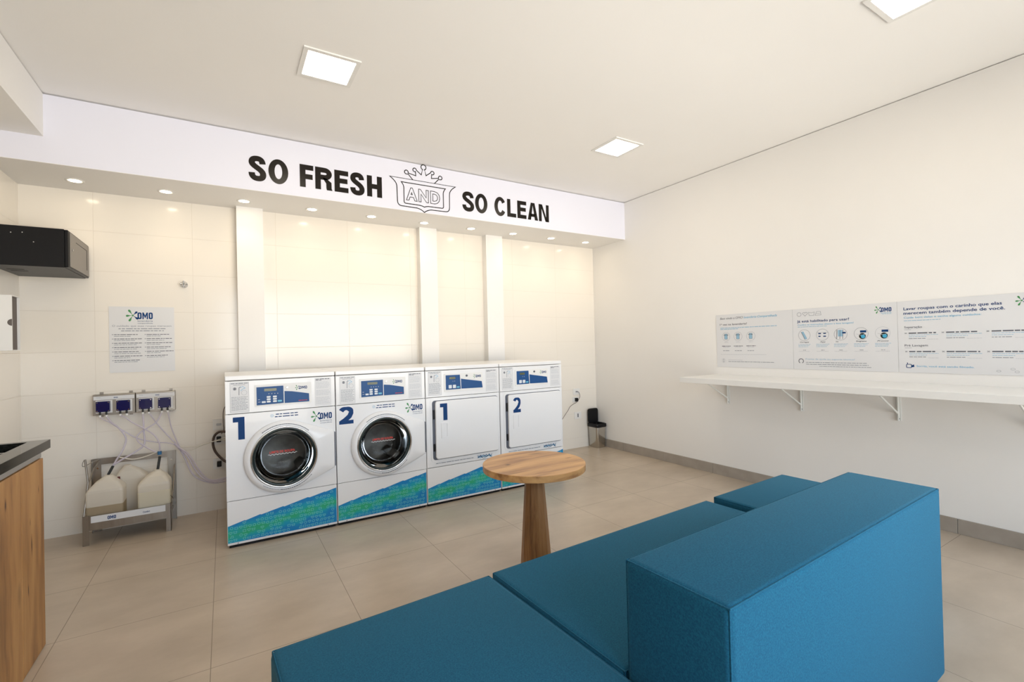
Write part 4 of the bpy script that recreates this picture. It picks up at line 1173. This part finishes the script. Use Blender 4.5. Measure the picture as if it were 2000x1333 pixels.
MB().box(0.002, 0.470, 2.884, 2.903, 0.836, 0.8715).build('side_rail', M_alu, t)
t = thing('countertop', 'glossy black granite counter with a recessed sink at the left edge', 'countertop', (XL, 0, 0.872))
x1 = 0.525
mb = MB(); mb.box(0.001, x1, 1.29, 2.57, 0.008, 0.038).box(0.001, 0.08, 2.57, 2.895, 0.008, 0.038).box(0.458, x1, 2.57, 2.895, 0.008, 0.038).box(0.001, x1, 2.895, 2.93, 0.008, 0.038)
mb.box(x1 - 0.02, x1, 1.29, 2.93, 0.0, 0.008).box(0.001, x1 - .02, 2.91, 2.93, 0.0, 0.008)
mb.build('slab', M_granite, t)
mb = MB(); mb.box(0.072, 0.466, 2.562, 2.882, -0.17, -0.165).box(0.072, 0.08, 2.562, 2.882, -0.165, 0.0).box(0.458, 0.466, 2.562, 2.882, -0.165, 0.0).box(0.08, 0.458, 2.562, 2.570, -0.165, 0.0).box(0.08, 0.458, 2.877, 2.882, -0.165, 0.0)
mb.build('sink_basin', M_black, t)

# ---------------------------------------------------------------- detergent rack
t = thing('jug_rack', 'stainless steel floor rack holding three detergent jugs below the pumps', 'rack', (-0.58, 4.38, 0))
def rx(a): return a + 0.58
def ry(a): return a - 4.38
mb = MB()
mb.box(rx(-.831), rx(-.797), ry(4.228), ry(4.231), 0, 0.200).box(rx(-.831), rx(-.828), ry(4.231), ry(4.262), 0, 0.200)
mb.build('leg', M_steel, t)
mb = MB(); mb.box(rx(-.376), rx(-.346), ry(4.228), ry(4.231), 0, 0.200).prism([(ry(4.228), 0), (ry(4.30), 0.012), (ry(4.315), 0.03), (ry(4.315), 0.200), (ry(4.228), 0.200)], lambda u, v, d: (rx(-.346) + d, u, v), -0.003, 0)
mb.build('leg', M_steel, t)
for a in (-.833, -.385):
    b_ = a + .052
    mb = MB(); mb.box(rx(a), rx(b_), ry(4.530), ry(4.533), 0, 0.529).box(rx(a) if a < -.5 else rx(b_) - .003, rx(a) + .003 if a < -.5 else rx(b_), ry(4.505), ry(4.530), 0, 0.529)
    mb.build('upright', M_steel, t)
MB().box(rx(-.781), rx(-.385), ry(4.530), ry(4.533), 0.484, 0.529).build('top_rail', M_steel, t)
fr_ = MB().box(rx(-.796), rx(-.376), ry(4.2275), ry(4.2305), 0.098, 0.196).build('front_rail', M_steel, t)
mb = MB(); mb.box(rx(-.787), rx(-.379), ry(4.2265), ry(4.2275), 0.149, 0.193)
fr = FY(rx(0), ry(4.2265), 0)
logo(mb, fr, -0.700, -0.655, 0.158, 0.181, .0006, False, 1, 1); text(mb, fr, 'Comfort', -0.508, -0.468, 0.162, 0.012, .0006, 1, bold=.02, shear=.2)
mb.build('label_strip', [M_paper, M_navy], fr_)
MB().box(rx(-.828), rx(-.349), ry(4.231), ry(4.530), 0.103, 0.106).build('shelf', M_steel, t)
MB().box(rx(-.781), rx(-.385), ry(4.519), ry(4.522), 0.106, 0.215).build('back_rail', M_steel, t)
mb = MB()
mb.tube([(rx(-.826), ry(4.24), .19), (rx(-.812), ry(4.30), .409), (rx(-.826), ry(4.30), .572)], .006, 8, sub=1)
mb.tube([(rx(-.812), ry(4.30), .409), (rx(-.80), ry(4.42), .48), (rx(-.79), ry(4.525), .515)], .006, 8, sub=1)
mb.tube([(rx(-.826), ry(4.30), .572), (rx(-.838), ry(4.30), .55), (rx(-.836), ry(4.30), .525), (rx(-.81), ry(4.38), .53), (rx(-.79), ry(4.525), .525)], .0022, 6)
mb.build('swing_arm', M_steel, t)
mb = MB(); mb.tube([(rx(-.352), ry(4.27), .19), (rx(-.343), ry(4.36), .26), (rx(-.341), ry(4.505), .42)], .0045, 8, sub=1)
mb.tube([(rx(-.350), ry(4.26), .14), (rx(-.34), ry(4.30), .21), (rx(-.350), ry(4.27), .245)], .003, 6)
mb.build('side_arm', M_steel, t)
for x, z in ((-.80, .46), (-.364, .46)): MB().lathe([(0.006, 0), (0.006, -0.004)], (rx(x), ry(4.530), z), 'y', 10).build('rail_bolt', M_chrome, t)

def jug(label, x0, x1, y0, y1, zs, zt, apex, liquid, lm, cap=None, neck=.022):
    """square-shouldered can; apex = neck position"""
    cx, cy = (x0 + x1) / 2, (y0 + y1) / 2
    t = thing('detergent_jug', label, 'jug', (cx, cy, 0.107), 0, 'milky detergent jugs in the steel rack')
    hx, hy = (x1 - x0) / 2, (y1 - y0) / 2
    ax, ay = apex[0] - cx, apex[1] - cy
    zs -= .107; zt -= .107
    def ring(k, z, s=0.0):
        """k: 0 = full section, 1 = neck"""
        hx_, hy_ = hx * (1 - k) + neck * k, hy * (1 - k) + neck * k
        ox, oy = ax * k, ay * k
        r_ = min(hx_, hy_) * (.20 + .75 * k)
        return [(ox + p, oy + q, z) for p, q in rrect(-hx_ + s, hx_ - s, -hy_ + s, hy_ - s, max(r_ - s, .002), 5)]
    mb = MB()
    mb.rings([ring(0, liquid - .107), ring(0, zs - .01), ring(.06, zs + .006), ring(.45, zs + (zt - zs) * .55), ring(.80, zt - .018), ring(.93, zt - .010), ring(1, zt - .006), ring(1, zt)], True, False, True, smooth=False)
    mb.build('body', M_jug, t)
    lb = MB(); lb.rings([ring(0, .006, .011), ring(0, .014), ring(0, liquid - .107)], True, True, True, smooth=False)
    lb.build('liquid', lm, t)
    if cap:
        MB().lathe([(cap[3], 0), (cap[3], .018), (cap[3] * .8, .02)], (cap[0] - cx, cap[1] - cy, cap[2] - .107), 'z', 16).build('cap', cap[4], t)
    return t
jug('milky jug half full of tan liquid, left front of the steel rack', -.818, -.618, 4.245, 4.395, .352, .444, (-.705, 4.32), .250, M_liq,
    (-.655, 4.335, .398, .010, mat('dark_red_cap', (.10, .015, .012), .4)))
jug('milky jug nearly full of cream liquid, right side of the steel rack', -.540, -.352, 4.245, 4.395, .352, .436, (-.430, 4.33), .300, M_liq2)
jug('empty milky jug standing behind the other two in the steel rack', -.690, -.500, 4.405, 4.515, .385, .472, (-.620, 4.46), .125, M_liq2)
for nm, p, q, lab in (('suction_tube', (-.683, 4.33, .500), (-.708, 4.322, .444), 'short black suction tube entering the left front jug'), ('suction_tube', (-.419, 4.36, .524), (-.430, 4.332, .436), 'short black suction tube entering the right jug')):
    tag(MB().tube([q, p], .0085, 12, sub=1).build(nm, M_rubber), lab, 'tube')
tag(MB().lathe([(0.013, -.012), (0.013, .012)], (-.421, 4.372, .548), 'z', 14).build('hose_clamp', M_clamp), 'blue clamp where hoses meet above the right jug', 'clamp')

# ---------------------------------------------------------------- dosing pump units
def pump_unit(x0, label, xs):
    t = thing('pump_unit', label, 'dosing pump unit', (x0, YB, 0.846), 0, 'stainless dosing pump units on the wall')
    MB().box(0, 0.242, -0.058, 0, 0, 0.150, 0.002, 1).build('housing', M_steel, t)
    for x in (0.03, 0.20):
        MB().box(x, x + .022, -0.004, 0, .150, .166).build('mounting_tab', M_steel, t)
        MB().box(x, x + .022, -0.006, 0, -.016, 0).build('mounting_tab', M_steel, t)
    fr = FY(0, -0.058, 0); mb = MB(); mb.prism(rect(.004, .238, .112, .138), fr, 0, .0008)
    logo(mb, fr, .118, .142, .1205, .1295, .0012, False, 1, 1); greek(mb, fr, .02, .045, .129, .004, .0012, 2)
    mb.build('label_strip', [M_paper, M_navy, M_greyl], t)
    for k, a in enumerate(xs):
        MB().prism(rect(a - .006, a + .088, .016, .108), fr, 0, .003).build('backing_plate', M_white2, t)
        p = MB().box(a, a + .079, -0.095, -0.061, .027, .103, .003, 2).build('pump_head', M_pump, t)
        for u in (.008, .071):
            for v in (.035, .095): MB().lathe([(.0035, -.095), (.0035, -.098)], (a + u, 0, v), 'y', 10).build('screw', M_chrome, p)
        for u in (.022, .058):
            MB().tube([(a + u, -.085, .030), (a + u, -.087, .004)], .0058, 10, sub=1).build('port', M_rubber, p)
            MB().lathe([(.0075, -.010), (.0075, .004)], (a + u, -.087, 0), 'z', 12).build('hose_nut', M_white2, p)
pump_unit(-.818, 'stainless wall box with two navy pumps, left one under the notice', (.022, .137))
pump_unit(-.572, 'stainless wall box with two navy pumps, right one beside its twin', (.022, .137))

YH = 4.475
def hose(label, pts, r=.0042, mt=M_hose, name='clear_hose', cat='hose', group='thin hoses between pumps, jugs and washers'):
    tag(MB().tube(pts, r, 8, sub=6).build(name, mt), label, cat, group)
hose('clear hose curving from the first pump down to the left jug', [(-.738, YH, .838), (-.700, 4.44, .79), (-.668, 4.42, .762), (-.621, 4.41, .681), (-.633, 4.39, .606), (-.668, 4.36, .535), (-.683, 4.33, .502)], .0055)
hose('clear hose slanting from the first pump across to the bundle', [(-.774, YH, .838), (-.745, 4.45, .815), (-.718, 4.44, .80), (-.642, 4.45, .728), (-.560, 4.46, .66), (-.460, 4.47, .618), (-.364, 4.47, .596), (-.308, 4.47, .559)])
hose('clear hose crossing from the second pump down to the blue clamp', [(-.659, YH, .838), (-.623, 4.45, .82), (-.586, 4.43, .785), (-.518, 4.42, .735), (-.457, 4.41, .68), (-.424, 4.39, .617), (-.421, 4.372, .548)], .0050)
hose('clear hose hanging straight down from the third pump then left to the jug', [(-.528, YH, .838), (-.522, 4.45, .78), (-.520, 4.44, .715), (-.517, 4.43, .618), (-.560, 4.41, .575), (-.640, 4.37, .53), (-.683, 4.335, .504)], .0058)
hose('clear hose making a loop from the fourth pump to the blue clamp', [(-.413, YH, .838), (-.448, 4.44, .767), (-.518, 4.43, .722), (-.557, 4.42, .682), (-.550, 4.41, .643), (-.505, 4.40, .598), (-.440, 4.375, .553)], .0048)
hose('clear hose slanting from the third pump to the bundle knot', [(-.492, YH, .838), (-.476, 4.46, .82), (-.442, 4.47, .754), (-.380, 4.475, .658), (-.308, 4.47, .562)])
hose('clear hose dropping steeply from the fourth pump to the bundle knot', [(-.377, YH, .838), (-.371, 4.46, .82), (-.355, 4.47, .715), (-.323, 4.47, .611), (-.306, 4.47, .562)])
hose('lavender hose sagging from the knot to the first washer, upper of the bundle', [(-.309, 4.46, .557), (-.252, 4.45, .479), (-.203, 4.44, .37), (-.152, 4.43, .30), (-.101, 4.42, .271), (-.045, 4.40, .272), (.006, 4.38, .285)], .0065)
hose('lavender hose sagging from the knot to the first washer, lower of the bundle', [(-.309, 4.47, .557), (-.269, 4.46, .461), (-.236, 4.45, .365), (-.187, 4.44, .301), (-.101, 4.43, .257), (-.04, 4.40, .258), (.006, 4.38, .268)], .0055)
hose('lavender hose sagging from the knot to the first washer, innermost of the bundle', [(-.309, 4.45, .56), (-.245, 4.43, .50), (-.190, 4.42, .39), (-.135, 4.41, .305), (-.08, 4.40, .283), (.006, 4.37, .298)], .0050)
hose('thin white cable from the knot to the outlet beside the washer', [(-.312, 4.49, .549), (-.245, 4.50, .519), (-.159, 4.50, .549), (-.079, 4.51, .57), (.004, 4.50, .592)], .0030, M_wcord, 'white_cable', 'cable', 'white cables beside the first washer')
hose('second thin white cable running above the first to the washer', [(-.312, 4.485, .559), (-.202, 4.50, .545), (-.079, 4.49, .572), (.004, 4.48, .574)], .0030, M_wcord, 'white_cable', 'cable', 'white cables beside the first washer')
hose('thin white hose sagging between the two jugs', [(-.660, 4.37, .553), (-.600, 4.38, .527), (-.560, 4.38, .522), (-.500, 4.38, .533), (-.437, 4.374, .556)], .0035, M_wcord, 'white_hose', 'hose')
hose('thick dark hose bulging out behind the first washer', [(.03, 4.45, .640), (-.004, 4.47, .643), (-.047, 4.50, .640), (-.078, 4.51, .609), (-.088, 4.51, .555), (-.078, 4.51, .498), (-.050, 4.50, .449), (-.008, 4.48, .404), (.04, 4.44, .38)], .0095, M_cord, 'drain_hose', 'hose')
hose('thin brown cord hanging down behind the first washer', [(.01, 4.50, .850), (-.003, 4.52, .834), (-.014, 4.53, .792), (-.015, 4.53, .708), (-.013, 4.53, .650), (-.03, 4.52, .62)], .0028, M_cord, 'power_cord', 'cord')
hose('coil of thin lavender hoses tied at the knot', [(-.335, 4.47, .59), (-.309, 4.455, .557), (-.290, 4.47, .53)], .009, M_hose, 'hose_tie', 'hose')

# ---------------------------------------------------------------- outlets
def outlet(x0, x1, z0, z1, label, kind):
    t = thing('wall_outlet', label, 'outlet', ((x0 + x1) / 2, YB, (z0 + z1) / 2), 0, 'white electrical outlets on the back wall')
    hx, hz = (x1 - x0) / 2, (z1 - z0) / 2
    MB().prism(rrect(-hx, hx, -hz, hz, .006, 3), FY(0, 0, 0), 0, .008).build('plate', M_white2, t)
    if kind == 'switch': MB().prism(rrect(-.006, .006, -.022, .022, .002, 2), FY(0, 0, 0), .008, .012).build('switch', M_greyd, t)
    elif kind == 'plug': MB().box(-.016, .016, -.040, -.008, -.022, .022, .004, 2).build('plug', M_black, t)
    else: MB().prism(rrect(-.018, .018, -.010, .010, .006, 3), FY(0, 0, 0), .008, .0095).build('socket', M_greyl, t)
outlet(-.088, -.004, .650, .740, 'white outlet plate beside the first washer, topmost of three', 'socket')
outlet(-.090, -.006, .532, .622, 'white outlet plate beside the first washer, middle of three', 'plug')
outlet(-.090, -.006, .335, .418, 'white outlet plate beside the first washer, lowest of three', 'plug')
outlet(3.652, 3.756, .657, .731, 'white outlet plate right of the second dryer, topmost of three', 'socket')
outlet(3.641, 3.737, .566, .627, 'white outlet plate right of the second dryer, with the cord plugged in', 'plug')
outlet(3.664, 3.770, .358, .442, 'white switch plate low on the wall beside the steel bin', 'switch')
hose('thin brown cord looping from the right outlets toward the second dryer', [(3.691, 4.545, .695), (3.720, 4.53, .687), (3.728, 4.52, .640), (3.715, 4.52, .61), (3.695, 4.515, .590)], .0028, M_cord, 'power_cord', 'cord')
hose('thin brown cord drooping from the plug behind the second dryer', [(3.692, 4.515, .585), (3.66, 4.51, .566), (3.62, 4.51, .553), (3.561, 4.51, .522), (3.50, 4.50, .46), (3.30, 4.48, .30), (2.90, 4.45, .20), (2.72, 4.42, .20)], .0028, M_cord, 'power_cord', 'cord')

# ---------------------------------------------------------------- bin
t = thing('trash_bin', 'small polished steel bin with an open black lid in the far corner', 'bin', (3.940, 4.462, 0))
mb = MB()
def br(hx, hy, z, r=.03): return [(p, q, z) for p, q in rrect(-hx, hx, -hy, hy, r, 6)]
mb.rings([br(.068, .078, .0), br(.070, .080, .006), br(.078, .088, .255)], True, True, False); mb.build('body', M_steelp, t)
mb = MB()
o1, i1 = br(.086, .093, .255), br(.072, .080, .255)
mb.rings([br(.080, .089, .250), br(.087, .094, .258), br(.086, .093, .292), br(.078, .086, .296), br(.070, .078, .290), br(.066, .074, .20)], True, False, True)
mb.build('rim', M_black, t)
mb = MB(); mb.prism(rrect(-.082, .072, .288, .470, .028, 6), FY(0, .075, 0), 0, .018)
mb.prism(rrect(-.068, .058, .302, .456, .022, 6), FY(0, .057, 0), 0, .003)
mb.build('lid', M_black, t)
